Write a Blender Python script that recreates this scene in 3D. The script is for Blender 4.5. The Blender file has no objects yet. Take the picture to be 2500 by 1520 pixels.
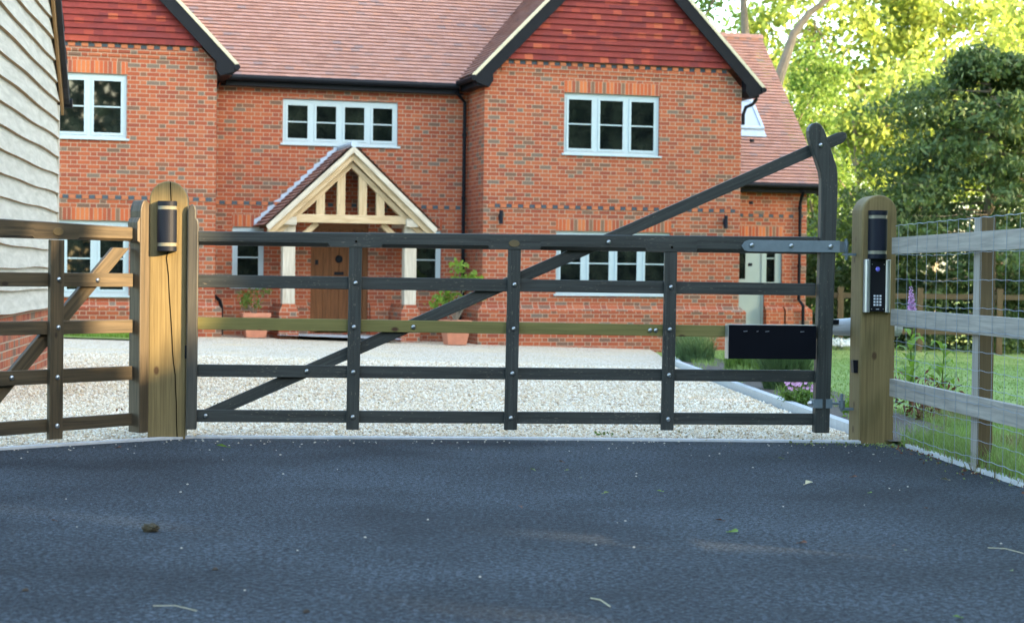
import bpy, math, random
import numpy as np
from mathutils import Vector, Matrix
R = math.radians
random.seed(4)
rng = np.random.default_rng(7)
scene = bpy.context.scene
col = scene.collection

# ------------------------------------------------------------------ camera
CAM_H = 0.95
FPX, ROLL = 4500.0, 0.0125
PITCH = math.atan(90 / FPX)
cp, sp, cr, sr = math.cos(PITCH), math.sin(PITCH), math.cos(ROLL), math.sin(ROLL)
F = Vector((0, cp, -sp)); U0 = Vector((0, sp, cp)); R0 = Vector((1, 0, 0))
RR = cr * R0 + sr * U0; UU = -sr * R0 + cr * U0
cam = bpy.data.cameras.new('camera')
camo = bpy.data.objects.new('camera', cam); col.objects.link(camo)
m = Matrix.Identity(4)
for i in range(3):
    m[i][0] = RR[i]; m[i][1] = UU[i]; m[i][2] = -F[i]
m[2][3] = CAM_H
camo.matrix_world = m
cam.sensor_width = 36; cam.sensor_fit = 'HORIZONTAL'; cam.lens = FPX / 2500 * 36
cam.clip_start = 0.1; cam.clip_end = 1500
cam.dof.use_dof = True; cam.dof.focus_distance = 10.5; cam.dof.aperture_fstop = 5.2
scene.camera = camo

# ------------------------------------------------------------------ light
SUN_EL = R(17)
sh = Vector((0.85, -0.53)).normalized()
SUN = Vector((sh.x * math.cos(SUN_EL), sh.y * math.cos(SUN_EL), math.sin(SUN_EL)))
w = bpy.data.worlds.new('World'); scene.world = w; w.use_nodes = True
nt = w.node_tree; bg = nt.nodes['Background']
sky = nt.nodes.new('ShaderNodeTexSky'); sky.sky_type = 'NISHITA'; sky.sun_disc = False
sky.sun_elevation = SUN_EL; sky.sun_rotation = math.atan2(sh.x, sh.y)
sky.air_density = 1.0; sky.dust_density = 2.0; sky.ozone_density = 1.0
tint = nt.nodes.new('ShaderNodeMix'); tint.data_type = 'RGBA'; tint.blend_type = 'MULTIPLY'; tint.inputs[0].default_value = 1; tint.inputs[7].default_value = (1.03, 1.05, .97, 1)   # camera white balance
nt.links.new(sky.outputs[0], tint.inputs[6]); nt.links.new(tint.outputs[2], bg.inputs[0]); bg.inputs[1].default_value = 0.15
sl = bpy.data.lights.new('sun', 'SUN'); sl.energy = 2.8; sl.angle = R(0.5); sl.color = (1, 0.72, 0.40)
so = bpy.data.objects.new('sun', sl); col.objects.link(so)
so.rotation_euler = SUN.to_track_quat('Z', 'Y').to_euler()
vs = scene.view_settings
scene.display_settings.display_device = 'sRGB'
vs.view_transform = 'Standard'; vs.look = 'None'; vs.gamma = 1; vs.exposure = 3.15
scene.cycles.caustics_reflective = False; scene.cycles.caustics_refractive = False
scene.cycles.max_bounces = 6; scene.cycles.transparent_max_bounces = 4

# ------------------------------------------------------------------ materials
def N(nt, t, **kw):
    n = nt.nodes.new(t)
    for k, v in kw.items():
        if k.startswith('i_'):
            n.inputs[k[2:]].default_value = v
        else: setattr(n, k, v)
    return n
def mth(nt, op, a, b=None, c=None):
    n = nt.nodes.new('ShaderNodeMath'); n.operation = op
    for i, x in enumerate((a, b, c)):
        if x is None: continue
        if isinstance(x, (int, float)): n.inputs[i].default_value = x
        else: nt.links.new(x, n.inputs[i])
    return n.outputs[0]
def mat(name, color=(.5, .5, .5), rough=.6, metal=0, spec=.5):
    M = bpy.data.materials.new(name); M.use_nodes = True
    b = M.node_tree.nodes['Principled BSDF']
    b.inputs['Base Color'].default_value = (*color, 1); b.inputs['Roughness'].default_value = rough
    b.inputs['Metallic'].default_value = metal; b.inputs['Specular IOR Level'].default_value = spec
    return M, M.node_tree, b
def uvvec(nt, sx=1, sy=1):
    tc = nt.nodes.new('ShaderNodeUVMap'); mp = nt.nodes.new('ShaderNodeMapping')
    mp.inputs['Scale'].default_value = (sx, sy, 1); nt.links.new(tc.outputs[0], mp.inputs[0]); return mp.outputs[0]
def ocoord(nt, s=(1, 1, 1), kind='Object'):
    tc = nt.nodes.new('ShaderNodeTexCoord'); mp = nt.nodes.new('ShaderNodeMapping')
    mp.inputs['Scale'].default_value = s; nt.links.new(tc.outputs[kind], mp.inputs[0]); return mp.outputs[0]
def noise(nt, vec, scale=5, detail=4, rough=.55, dist=0):
    n = nt.nodes.new('ShaderNodeTexNoise'); n.inputs['Scale'].default_value = scale
    n.inputs['Detail'].default_value = detail; n.inputs['Roughness'].default_value = rough
    n.inputs['Distortion'].default_value = dist
    nt.links.new(vec, n.inputs['Vector']); return n.outputs[0]
def ramp(nt, fac, stops, interp='LINEAR'):
    r = nt.nodes.new('ShaderNodeValToRGB'); r.color_ramp.interpolation = interp
    e = r.color_ramp.elements
    while len(e) < len(stops): e.new(0.5)
    for i, (p, c) in enumerate(stops):
        e[i].position = p; e[i].color = (*c, 1) if len(c) == 3 else c
    nt.links.new(fac, r.inputs[0]); return r.outputs[0]
def mix(nt, fac, a, b, mode='MIX'):
    n = nt.nodes.new('ShaderNodeMix'); n.data_type = 'RGBA'; n.blend_type = mode
    for s, x in ((n.inputs[0], fac), (n.inputs[6], a), (n.inputs[7], b)):
        if isinstance(x, (int, float)): s.default_value = x
        elif isinstance(x, tuple): s.default_value = (*x, 1)
        else: nt.links.new(x, s)
    return n.outputs[2]
def bump(nt, b, h, strength=.4, dist=.01):
    n = nt.nodes.new('ShaderNodeBump'); n.inputs['Strength'].default_value = strength
    n.inputs['Distance'].default_value = dist
    nt.links.new(h, n.inputs['Height']); nt.links.new(n.outputs[0], b.inputs['Normal'])
MT = {}

def brick_mat(name, stops, mortar, soldier=False, rowh=.075):
    M, nt, b = mat(name, rough=.85, spec=.25)
    uv = nt.nodes.new('ShaderNodeUVMap'); se = nt.nodes.new('ShaderNodeSeparateXYZ'); nt.links.new(uv.outputs[0], se.inputs[0])
    x, y = se.outputs[0], se.outputs[1]
    if soldier: pass
    rh, per, st = (.225, .075, .075) if soldier else (rowh, .3375, .225)
    ry = mth(nt, 'DIVIDE', y, rh); row = mth(nt, 'FLOOR', ry); fy = mth(nt, 'FRACT', ry)
    par = mth(nt, 'FLOORED_MODULO', row, 2.0)
    xo = mth(nt, 'ADD', x, mth(nt, 'MULTIPLY', par, 0.0 if soldier else .16875))
    p = mth(nt, 'DIVIDE', xo, per); cell = mth(nt, 'FLOOR', p)
    fx = mth(nt, 'MULTIPLY', mth(nt, 'FRACT', p), per)
    hd = mth(nt, 'GREATER_THAN', fx, st)
    dx = mth(nt, 'MINIMUM', fx, mth(nt, 'SUBTRACT', per, fx))
    if not soldier: dx = mth(nt, 'MINIMUM', dx, mth(nt, 'ABSOLUTE', mth(nt, 'SUBTRACT', fx, st)))
    dy = mth(nt, 'MULTIPLY', mth(nt, 'MINIMUM', fy, mth(nt, 'SUBTRACT', 1.0, fy)), rh)
    nz = noise(nt, uv.outputs[0], 60, 2)
    d = mth(nt, 'ADD', mth(nt, 'MINIMUM', dx, dy), mth(nt, 'MULTIPLY', mth(nt, 'SUBTRACT', nz, .5), .006))
    mo = ramp(nt, d, [(.0045, (1, 1, 1)), (.0080, (0, 0, 0))])
    cx = nt.nodes.new('ShaderNodeCombineXYZ')
    nt.links.new(mth(nt, 'ADD', mth(nt, 'MULTIPLY', cell, 2.0), hd), cx.inputs[0]); nt.links.new(row, cx.inputs[1])
    wn = nt.nodes.new('ShaderNodeTexWhiteNoise'); wn.noise_dimensions = '2D'; nt.links.new(cx.outputs[0], wn.inputs['Vector'])
    c = ramp(nt, wn.outputs[0], stops, 'CONSTANT')
    big = noise(nt, uv.outputs[0], 1.3, 3); c = mix(nt, .35, c, mix(nt, big, (.65, .60, .55), (1.15, 1.1, 1.05)), 'MULTIPLY')
    fine = noise(nt, uv.outputs[0], 35, 4); c = mix(nt, .55, c, mix(nt, fine, (.55, .5, .48), (1.25, 1.25, 1.25)), 'MULTIPLY')
    mcol = mix(nt, noise(nt, uv.outputs[0], 9, 3), mortar, tuple(q * .72 for q in mortar))
    nt.links.new(mix(nt, mo, c, mcol), b.inputs['Base Color'])
    h = mth(nt, 'SUBTRACT', mth(nt, 'MULTIPLY', fine, .4), mo)
    bump(nt, b, h, .6, .006)
    MT[name] = M
BR = [(0, (.335, .082, .036)), (.24, (.38, .100, .043)), (.46, (.31, .074, .036)), (.60, (.27, .068, .038)), (.70, (.39, .115, .052)), (.84, (.22, .096, .058)), (.91, (.17, .098, .068)), (.96, (.18, .130, .100))]
brick_mat('brick', BR, (.42, .32, .235))
brick_mat('soldier', [(0, (.46, .11, .042)), (.3, (.38, .09, .04)), (.5, (.52, .16, .06)), (.7, (.30, .08, .045)), (.85, (.20, .12, .08))], (.41, .31, .215), True)

def tile_mat(name, stops, tw=.165, g=.1, rough=.75):
    M, nt, b = mat(name, rough=rough, spec=.3)
    uv = nt.nodes.new('ShaderNodeUVMap'); se = nt.nodes.new('ShaderNodeSeparateXYZ'); nt.links.new(uv.outputs[0], se.inputs[0])
    row = mth(nt, 'FLOOR', mth(nt, 'DIVIDE', mth(nt, 'ADD', se.outputs[1], .0005), g))
    cell = mth(nt, 'FLOOR', mth(nt, 'ADD', mth(nt, 'DIVIDE', se.outputs[0], tw), mth(nt, 'MULTIPLY', mth(nt, 'FLOORED_MODULO', row, 2.0), .5)))
    cx = nt.nodes.new('ShaderNodeCombineXYZ'); nt.links.new(cell, cx.inputs[0]); nt.links.new(row, cx.inputs[1])
    wn = nt.nodes.new('ShaderNodeTexWhiteNoise'); wn.noise_dimensions = '2D'; nt.links.new(cx.outputs[0], wn.inputs['Vector'])
    c = ramp(nt, wn.outputs[0], stops)
    n1 = noise(nt, uv.outputs[0], 14, 4); c = mix(nt, .6, c, mix(nt, n1, (.7, .66, .66), (1.2, 1.2, 1.2)), 'MULTIPLY')
    n2 = noise(nt, uv.outputs[0], .9, 3); c = mix(nt, .4, c, mix(nt, n2, (.72, .7, .75), (1.15, 1.1, 1.05)), 'MULTIPLY')
    nt.links.new(c, b.inputs['Base Color']); bump(nt, b, n1, .3, .004); MT[name] = M
tile_mat('roof_tile', [(0, (.33, .18, .140)), (.35, (.385, .215, .172)), (.7, (.40, .235, .195)), (.86, (.41, .215, .155)), (1, (.27, .19, .18))])
tile_mat('hang_tile', [(0, (.17, .024, .020)), (.4, (.21, .030, .024)), (.72, (.14, .022, .023)), (.93, (.28, .045, .027)), (1, (.38, .09, .04))])
tile_mat('dark_tile', [(0, (.02, .022, .025)), (1, (.045, .045, .05))])

def wood_mat(name, c0, c1, sc=1.0, knots=(.08, .05, .03), kn=.0, scratch=None, rough=.7, spec=.3, gr=60, bs=.3):
    M, nt, b = mat(name, rough=rough, spec=spec)
    oi = nt.nodes.new('ShaderNodeObjectInfo')
    tc = nt.nodes.new('ShaderNodeUVMap'); va = nt.nodes.new('ShaderNodeVectorMath'); va.operation = 'MULTIPLY_ADD'
    cb = nt.nodes.new('ShaderNodeCombineXYZ'); nt.links.new(oi.outputs['Random'], cb.inputs[0]); nt.links.new(oi.outputs['Random'], cb.inputs[1])
    nt.links.new(cb.outputs[0], va.inputs[0]); va.inputs[1].default_value = (37, 91, 0); nt.links.new(tc.outputs[0], va.inputs[2])
    mp = nt.nodes.new('ShaderNodeMapping'); mp.inputs['Scale'].default_value = (2.2 * sc, gr * sc, 1); nt.links.new(va.outputs[0], mp.inputs[0])
    g = noise(nt, mp.outputs[0], 1.0, 5, .6, .6)
    mp2 = nt.nodes.new('ShaderNodeMapping'); mp2.inputs['Scale'].default_value = (1.2, 6, 1); nt.links.new(va.outputs[0], mp2.inputs[0])
    g2 = noise(nt, mp2.outputs[0], 1.5, 3)
    c = ramp(nt, g, [(.32, c0), (.68, c1)])
    c = mix(nt, .55, c, mix(nt, g2, (.62, .62, .60), (1.3, 1.3, 1.3)), 'MULTIPLY')
    if kn:
        mp3 = nt.nodes.new('ShaderNodeMapping'); mp3.inputs['Scale'].default_value = (5.0, 8, 1); nt.links.new(va.outputs[0], mp3.inputs[0])
        vo = nt.nodes.new('ShaderNodeTexVoronoi'); vo.inputs['Scale'].default_value = .75; nt.links.new(mp3.outputs[0], vo.inputs['Vector'])
        k = ramp(nt, vo.outputs['Distance'], [(kn * .6, (1, 1, 1)), (kn, (0, 0, 0))])
        c = mix(nt, k, c, knots)
    if scratch:
        mp4 = nt.nodes.new('ShaderNodeMapping'); mp4.inputs['Scale'].default_value = (28, 260, 1); nt.links.new(va.outputs[0], mp4.inputs[0])
        s = noise(nt, mp4.outputs[0], 1, 2); bigs = noise(nt, va.outputs[0], 3.5, 2)
        s = ramp(nt, mth(nt, 'ADD', s, mth(nt, 'MULTIPLY', bigs, .30)), [(.835, (0, 0, 0)), (.86, (1, 1, 1))])
        c = mix(nt, s, c, scratch)
    nt.links.new(c, b.inputs['Base Color']); bump(nt, b, g, bs, .003); MT[name] = M
wood_mat('stain_dark', (.018, .021, .020), (.043, .049, .047), scratch=(.20, .17, .13), rough=.5, spec=.3)
wood_mat('stain_brown', (.032, .025, .015), (.088, .066, .039), kn=.10, knots=(.02, .013, .008), rough=.5, spec=.4)
wood_mat('stain_side', (.03, .03, .026), (.06, .058, .048), rough=.5, spec=.4)
wood_mat('treated', (.115, .084, .034), (.185, .142, .062), kn=.115, knots=(.065, .038, .016), gr=75)
wood_mat('olive_rail', (.115, .105, .032), (.165, .150, .05), kn=.11, knots=(.05, .022, .01))
wood_mat('weathered', (.19, .18, .165), (.32, .30, .265), kn=.05, knots=(.16, .15, .14))
wood_mat('fence_brown', (.085, .058, .028), (.135, .098, .05), kn=.07)
wood_mat('oak', (.44, .31, .17), (.62, .48, .31), kn=.05, knots=(.3, .2, .1), gr=25)
wood_mat('oak_grey', (.42, .36, .28), (.60, .55, .46), gr=25)
wood_mat('door_oak', (.11, .042, .014), (.19, .078, .027), gr=30)
wood_mat('weatherboard', (.41, .385, .335), (.56, .53, .475), kn=.04, knots=(.35, .28, .2), gr=14, bs=.5)
wood_mat('brown_trim', (.22, .125, .05), (.34, .20, .09))

def simple(name, color, rough=.6, metal=0, spec=.5, var=.25, sc=8, bs=0):
    M, nt, b = mat(name, color, rough, metal, spec)
    v = ocoord(nt); n = noise(nt, v, sc, 4)
    c = mix(nt, n, tuple(q * (1 - var) for q in color), tuple(min(1, q * (1 + var)) for q in color))
    nt.links.new(c, b.inputs['Base Color'])
    if bs: bump(nt, b, noise(nt, v, sc * 12, 3), bs, .004)
    MT[name] = M
simple('blue_brick', (.035, .055, .075), .6)
simple('black_paint', (.005, .007, .011), .55, spec=.16)
simple('dentil_orange', (.42, .135, .058), .85)
simple('black_plastic', (.006, .007, .011), .4, spec=.2)
simple('box_black', (.003, .004, .007), .6, spec=.06)
simple('navy_metal', (.006, .009, .017), .5, spec=.18, sc=3)
simple('cream_verge', (.55, .50, .36), .9, sc=20)
simple('window_paint', (.42, .52, .56), .4, var=.05)
simple('door_paint', (.30, .38, .37), .45, var=.06)
simple('bolt_steel', (.42, .45, .47), .3, metal=1, var=.15, sc=60)
simple('galv', (.12, .16, .185), .55, metal=.2, var=.2, sc=30)
simple('wire', (.20, .24, .29), .5, metal=.2, var=.1)
simple('silver', (.40, .43, .46), .32, metal=.75, var=.05)
simple('ram_white', (.52, .54, .56), .4, var=.05)
simple('bronze', (.11, .08, .035), .6, metal=.2)
simple('slab', (.40, .42, .44), .8, sc=3)
simple('lead', (.40, .48, .58), .5, metal=.2)
simple('terracotta', (.50, .20, .12), .85, sc=10, bs=.2)
simple('soil', (.075, .058, .046), .95, var=.5, sc=14, bs=1.0)
simple('kerb_stone', (.42, .43, .44), .85, sc=25, bs=.4)
simple('bark', (.20, .17, .13), .9, var=.4, sc=6, bs=.8)
simple('rear_wall', (.3, .12, .07), .9)
simple('clear_band', (.16, .16, .13), .2, var=.3, sc=30)
simple('button', (.55, .6, .66), .4)
simple('camera_eye', (.20, .18, .75), .15, var=.1)
simple('dung', (.045, .036, .018), .95, var=.5, sc=40)
simple('straw', (.50, .45, .28), .8)
simple('stray_stone', (.42, .38, .31), .8, var=.2)
simple('crack', (.008, .006, .004), 1, spec=0)
simple('petal_pink', (.62, .34, .54), .7, var=.1)
simple('petal_purple', (.50, .28, .52), .7, var=.15)
simple('petal_white', (.75, .78, .78), .7, var=.05)
simple('curtain', (.30, .29, .27), .9)
M, nt, b = mat('glass', (.006, .009, .009), .02, spec=.6); nt.links.new(ramp(nt, noise(nt, ocoord(nt), 2.5, 3), [(.4, (.004, .006, .006)), (.7, (.018, .024, .018))]), b.inputs['Base Color']); b.inputs['IOR'].default_value = 1.5; MT['glass'] = M  # opaque pane; dark green mottling in its colour stands in for reflections
M, nt, b = mat('roof_glass', (.35, .42, .5), .02, spec=.8); MT['roof_glass'] = M

def leaf_mat(name, c, tr, var=.4, mixf=.45):
    M, nt, b = mat(name, c, .55, spec=.3)
    oi = nt.nodes.new('ShaderNodeTexCoord')
    n = noise(nt, oi.outputs['Object'], 1.6, 3); n2 = noise(nt, oi.outputs['Object'], 14, 2)
    f = mth(nt, 'ADD', mth(nt, 'MULTIPLY', n, .5), mth(nt, 'MULTIPLY', n2, .5))
    f = ramp(nt, f, [(.35, (0, 0, 0)), (.65, (1, 1, 1))])
    nt.links.new(mix(nt, f, tuple(q * (1 - var) for q in c), tuple(q * (1 + var) for q in c)), b.inputs['Base Color'])
    t = nt.nodes.new('ShaderNodeBsdfTranslucent')
    nt.links.new(mix(nt, f, tuple(q * (1 - var) for q in tr), tuple(q * (1 + var) for q in tr)), t.inputs[0])
    ms = nt.nodes.new('ShaderNodeMixShader'); ms.inputs[0].default_value = mixf
    nt.links.new(b.outputs[0], ms.inputs[1]); nt.links.new(t.outputs[0], ms.inputs[2])
    nt.links.new(ms.outputs[0], nt.nodes['Material Output'].inputs[0]); MT[name] = M
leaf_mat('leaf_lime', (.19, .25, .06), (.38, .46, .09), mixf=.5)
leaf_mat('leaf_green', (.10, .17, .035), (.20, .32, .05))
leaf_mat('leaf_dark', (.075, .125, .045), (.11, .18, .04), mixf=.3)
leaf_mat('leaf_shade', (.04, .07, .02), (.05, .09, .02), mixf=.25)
leaf_mat('leaf_lavender', (.10, .17, .07), (.12, .2, .06), mixf=.3)
leaf_mat('leaf_bright', (.16, .26, .04), (.25, .4, .05))
leaf_mat('leaf_grass', (.18, .27, .07), (.26, .36, .08), mixf=.35)
leaf_mat('leaf_dry', (.22, .19, .08), (.2, .17, .06), mixf=.3)
leaf_mat('leaf_dead', (.14, .055, .025), (.12, .05, .02), mixf=.2)
leaf_mat('fallen', (.17, .22, .06), (.2, .24, .05), mixf=.2)

# tarmac
M, nt, b = mat('tarmac', rough=.75, spec=.16)
v = ocoord(nt)
fine = noise(nt, v, 130, 3, .8); ag = noise(nt, v, 48, 4, .8); patch = noise(nt, v, .8, 4, .6); mid = noise(nt, v, 9, 4, .7)
vo = N(nt, 'ShaderNodeTexVoronoi'); vo.inputs['Scale'].default_value = 60; nt.links.new(v, vo.inputs['Vector'])
gsum = mth(nt, 'ADD', mth(nt, 'MULTIPLY', fine, .4), mth(nt, 'MULTIPLY', ag, .6))
c = ramp(nt, gsum, [(.40, (.001, .002, .003)), (.49, (.018, .024, .031)), (.60, (.115, .142, .170))])
c = mix(nt, 1.0, c, ramp(nt, patch, [(.34, (.42, .42, .43)), (.62, (1.0, 1.0, 1.0))]), 'MULTIPLY')
c = mix(nt, .7, c, mix(nt, mid, (.45, .45, .45), (1.5, 1.5, 1.5)), 'MULTIPLY')
stain = ramp(nt, noise(nt, v, 2.3, 3, .5), [(.66, (0, 0, 0)), (.74, (.5, .5, .5))]); c = mix(nt, stain, c, (.012, .012, .012))
nt.links.new(c, b.inputs['Base Color'])
bump(nt, b, mth(nt, 'ADD', mth(nt, 'MULTIPLY', vo.outputs['Distance'], -.8), gsum), 1.0, .012); MT['tarmac'] = M
# gravel
M, nt, b = mat('gravel', rough=.85, spec=.3)
v = ocoord(nt)
vo = N(nt, 'ShaderNodeTexVoronoi'); vo.inputs['Scale'].default_value = 48; nt.links.new(v, vo.inputs['Vector'])
wv = N(nt, 'ShaderNodeTexWhiteNoise'); nt.links.new(vo.outputs['Position'], wv.inputs['Vector'])
GR = [(0, (.62, .50, .36)), (.22, (.78, .70, .57)), (.45, (.66, .50, .32)), (.65, (.84, .80, .72)), (.82, (.40, .29, .19)), (.92, (.72, .64, .52))]
c = ramp(nt, wv.outputs[0], GR, 'CONSTANT')
edge = ramp(nt, vo.outputs['Distance'], [(.35, (1, 1, 1)), (.75, (.35, .32, .28))])
c = mix(nt, 1.0, c, edge, 'MULTIPLY')
pt = noise(nt, v, .7, 4, .6); c = mix(nt, ramp(nt, pt, [(.52, (0, 0, 0)), (.70, (.6, .6, .6))]), c, (.60, .45, .26))
nt.links.new(c, b.inputs['Base Color']); bump(nt, b, vo.outputs['Distance'], -.8, .01); MT['gravel'] = M
# stones (per-face random by uv)
M, nt, b = mat('gravel_stone', rough=.8, spec=.3)
uv = N(nt, 'ShaderNodeUVMap'); wv = N(nt, 'ShaderNodeTexWhiteNoise'); nt.links.new(uv.outputs[0], wv.inputs['Vector'])
nt.links.new(ramp(nt, wv.outputs[0], GR, 'CONSTANT'), b.inputs['Base Color']); MT['gravel_stone'] = M
# grass ground
M, nt, b = mat('grass_ground', rough=.9, spec=.2)
v = ocoord(nt)
c = ramp(nt, noise(nt, v, 1.2, 5, .65), [(.32, (.15, .23, .055)), (.55, (.22, .30, .08)), (.70, (.34, .32, .14))])
c = mix(nt, .6, c, mix(nt, noise(nt, v, 45, 3), (.5, .5, .5), (1.4, 1.4, 1.4)), 'MULTIPLY')
nt.links.new(c, b.inputs['Base Color']); bump(nt, b, noise(nt, v, 60, 3), .8, .02); MT['grass_ground'] = M

# ------------------------------------------------------------------ mesh tools
def V3(*a): return Vector(a)
class MB:
    def __init__(s): s.v = []; s.f = []; s.uv = []; s.sm = []; s.mi = {}
    def poly(s, pts, uvs=None, smooth=False):
        b = len(s.v); pts = [Vector(p) for p in pts]; s.v += pts
        s.f.append(tuple(range(b, b + len(pts)))); s.sm.append(smooth)
        if uvs is None:
            n = Vector((0, 0, 0))
            for i in range(1, len(pts) - 1): n += (pts[i] - pts[0]).cross(pts[i + 1] - pts[0])
            ax = max(range(3), key=lambda i: abs(n[i]))
            uvs = [((p.y, p.z) if ax == 0 else (p.x, p.z) if ax == 1 else (p.x, p.y)) for p in pts]
        s.uv.append(uvs)
    def box(s, lo, hi):
        """axis aligned; grain along the longest side"""
        lo, hi = Vector(lo), Vector(hi)
        s.obox((lo + hi) / 2, [Vector((1, 0, 0)), Vector((0, 1, 0)), Vector((0, 0, 1))], hi - lo)
    def bbox(s, lo, hi):
        """box with plain box-projected uvs (bricks)"""
        x0, y0, z0 = lo; x1, y1, z1 = hi
        P = lambda i, j, k: (x1 if i else x0, y1 if j else y0, z1 if k else z0)
        for q in (((0,0,0),(1,0,0),(1,0,1),(0,0,1)), ((1,1,0),(0,1,0),(0,1,1),(1,1,1)), ((0,1,0),(0,0,0),(0,0,1),(0,1,1)),
                  ((1,0,0),(1,1,0),(1,1,1),(1,0,1)), ((0,0,1),(1,0,1),(1,1,1),(0,1,1)), ((0,1,0),(1,1,0),(1,0,0),(0,0,0))):
            s.poly([P(*c) for c in q])
    def obox(s, c, ax, size):
        c = Vector(c); h = [Vector(ax[i]).normalized() * size[i] / 2 for i in range(3)]
        L = max(range(3), key=lambda i: size[i]); off = random.random() * 9
        for d in range(3):
            a, b_ = [i for i in range(3) if i != d]
            for sg in (1, -1):
                pts = []; uvs = []
                order = ((-1, -1), (1, -1), (1, 1), (-1, 1)) if sg * (1 if d != 1 else -1) > 0 else ((-1, -1), (-1, 1), (1, 1), (1, -1))
                for p, q in order:
                    pts.append(c + h[d] * sg + h[a] * p + h[b_] * q)
                    co = {a: p * size[a] / 2, b_: q * size[b_] / 2}
                    if a == L: uvs.append((co[a], co[b_] + off + d))
                    elif b_ == L: uvs.append((co[b_], co[a] + off + d))
                    else: uvs.append((co[a] * .3, co[b_] + off + d))
                s.poly(pts, uvs)
    def beam(s, a, b_, wd, th, up=(0, -1, 0)):
        """beam from a to b; th measured along up, wd across"""
        a, b_ = Vector(a), Vector(b_); L = b_ - a; x = L.normalized()
        z = Vector(up); z = (z - x * z.dot(x)).normalized(); y = z.cross(x)
        s.obox((a + b_) / 2, [x, y, z], (L.length, wd, th))
    def prism(s, pts, d, grain=None):
        """pts: coplanar polygon, extruded by vector d"""
        pts = [Vector(p) for p in pts]; d = Vector(d); n = len(pts)
        o = random.random() * 9
        g = Vector(grain) if grain else None
        def uv(p, q):
            if g is None: return None
            t = g.cross(d).normalized() if q == 0 else d.normalized()
            return [(x.dot(g), x.dot(t) + o + q) for x in p]
        s.poly(pts[::-1], uv(pts[::-1], 0)); P2 = [p + d for p in pts]; s.poly(P2, uv(P2, 0))
        for i in range(n):
            j = (i + 1) % n; q = [pts[i], pts[j], P2[j], P2[i]]
            s.poly(q, uv(q, 1))
    def tube(s, pts, r, seg=8, cap=True):
        pts = [Vector(p) for p in pts]; rs = r if isinstance(r, (list, tuple)) else [r] * len(pts)
        rings = []; prev = None; ln = 0
        for i, p in enumerate(pts):
            t = (pts[min(i + 1, len(pts) - 1)] - pts[max(i - 1, 0)]).normalized()
            if prev is None:
                a = Vector((0, 0, 1)) if abs(t.z) < .9 else Vector((1, 0, 0)); x = t.cross(a).normalized()
            else: x = (prev - t * prev.dot(t)).normalized()
            prev = x; y = t.cross(x)
            if i: ln += (p - pts[i - 1]).length
            rings.append((ln, [p + (x * math.cos(k * 2 * math.pi / seg) + y * math.sin(k * 2 * math.pi / seg)) * rs[i] for k in range(seg)]))
        for i in range(len(rings) - 1):
            l0, A = rings[i]; l1, B = rings[i + 1]
            for k in range(seg):
                j = (k + 1) % seg; u0, u1 = k * rs[0] * 6 / seg, (k + 1) * rs[0] * 6 / seg
                s.poly([A[k], A[j], B[j], B[k]], [(l0, u0), (l0, u1), (l1, u1), (l1, u0)], True)
        if cap: s.poly(rings[0][1][::-1]); s.poly(rings[-1][1])
    def lathe(s, prof, c=(0, 0, 0), seg=20, sq=None):
        c = Vector(c)
        def pt(r, z, k):
            a = k * 2 * math.pi / seg; return c + Vector((r * math.cos(a), r * math.sin(a), z))
        for i in range(len(prof) - 1):
            for k in range(seg):
                s.poly([pt(*prof[i], k), pt(*prof[i], k + 1), pt(*prof[i + 1], k + 1), pt(*prof[i + 1], k)], None, True)
    def build(s, name, m, parent=None, bevel=0):
        me = bpy.data.meshes.new(name); me.from_pydata([tuple(p) for p in s.v], [], s.f)
        ul = me.uv_layers.new(name='UVMap')
        ul.data.foreach_set('uv', [c for q in s.uv for u in q for c in u])
        me.polygons.foreach_set('use_smooth', s.sm)
        me.materials.append(MT[m] if isinstance(m, str) else m)
        if s.mi:
            me.materials.append(MT[s.m2])
            for i in s.mi: me.polygons[i].material_index = 1
        o = bpy.data.objects.new(name, me); col.objects.link(o)
        if bevel:
            import bmesh
            bm = bmesh.new(); bm.from_mesh(me); bmesh.ops.remove_doubles(bm, verts=bm.verts, dist=1e-5); bm.to_mesh(me); bm.free()
            md = o.modifiers.new('bevel', 'BEVEL'); md.width = bevel; md.segments = 2; md.limit_method = 'ANGLE'
        if parent: o.parent = parent
        return o
def tag(o, label=None, cat=None, group=None, kind=None):
    if label: o['label'] = label
    if cat: o['category'] = cat
    if group: o['group'] = group
    if kind: o['kind'] = kind
    return o
def empty(name, loc, rz=0):
    o = bpy.data.objects.new(name, None); col.objects.link(o); o.location = loc; o.rotation_euler = (0, 0, rz)
    o.empty_display_size = .2; return o
def kids(o): return [c for c in bpy.data.objects if c.parent == o]
def copy_tree(o, parent=None):
    c = o.copy(); col.objects.link(c)
    if parent: c.parent = parent
    for ch in kids(o): copy_tree(ch, c)
    return c
def npmesh(name, verts, faces, m, parent=None, uvs=None, smooth=False):
    """verts (N,3); faces (M,k)"""
    me = bpy.data.meshes.new(name); k = faces.shape[1]
    me.vertices.add(len(verts)); me.vertices.foreach_set('co', verts.astype(np.float32).ravel())
    me.loops.add(faces.size); me.loops.foreach_set('vertex_index', faces.astype(np.int32).ravel())
    me.polygons.add(len(faces)); me.polygons.foreach_set('loop_start', np.arange(0, faces.size, k, dtype=np.int32))
    if uvs is not None:
        me.update(); ul = me.uv_layers.new(name='UVMap'); ul.data.foreach_set('uv', uvs.astype(np.float32).ravel())
    if smooth: me.polygons.foreach_set('use_smooth', np.ones(len(faces), dtype=bool))
    me.update(calc_edges=True); me.validate()
    me.materials.append(MT[m]); o = bpy.data.objects.new(name, me); col.objects.link(o)
    if parent: o.parent = parent
    return o
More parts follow.
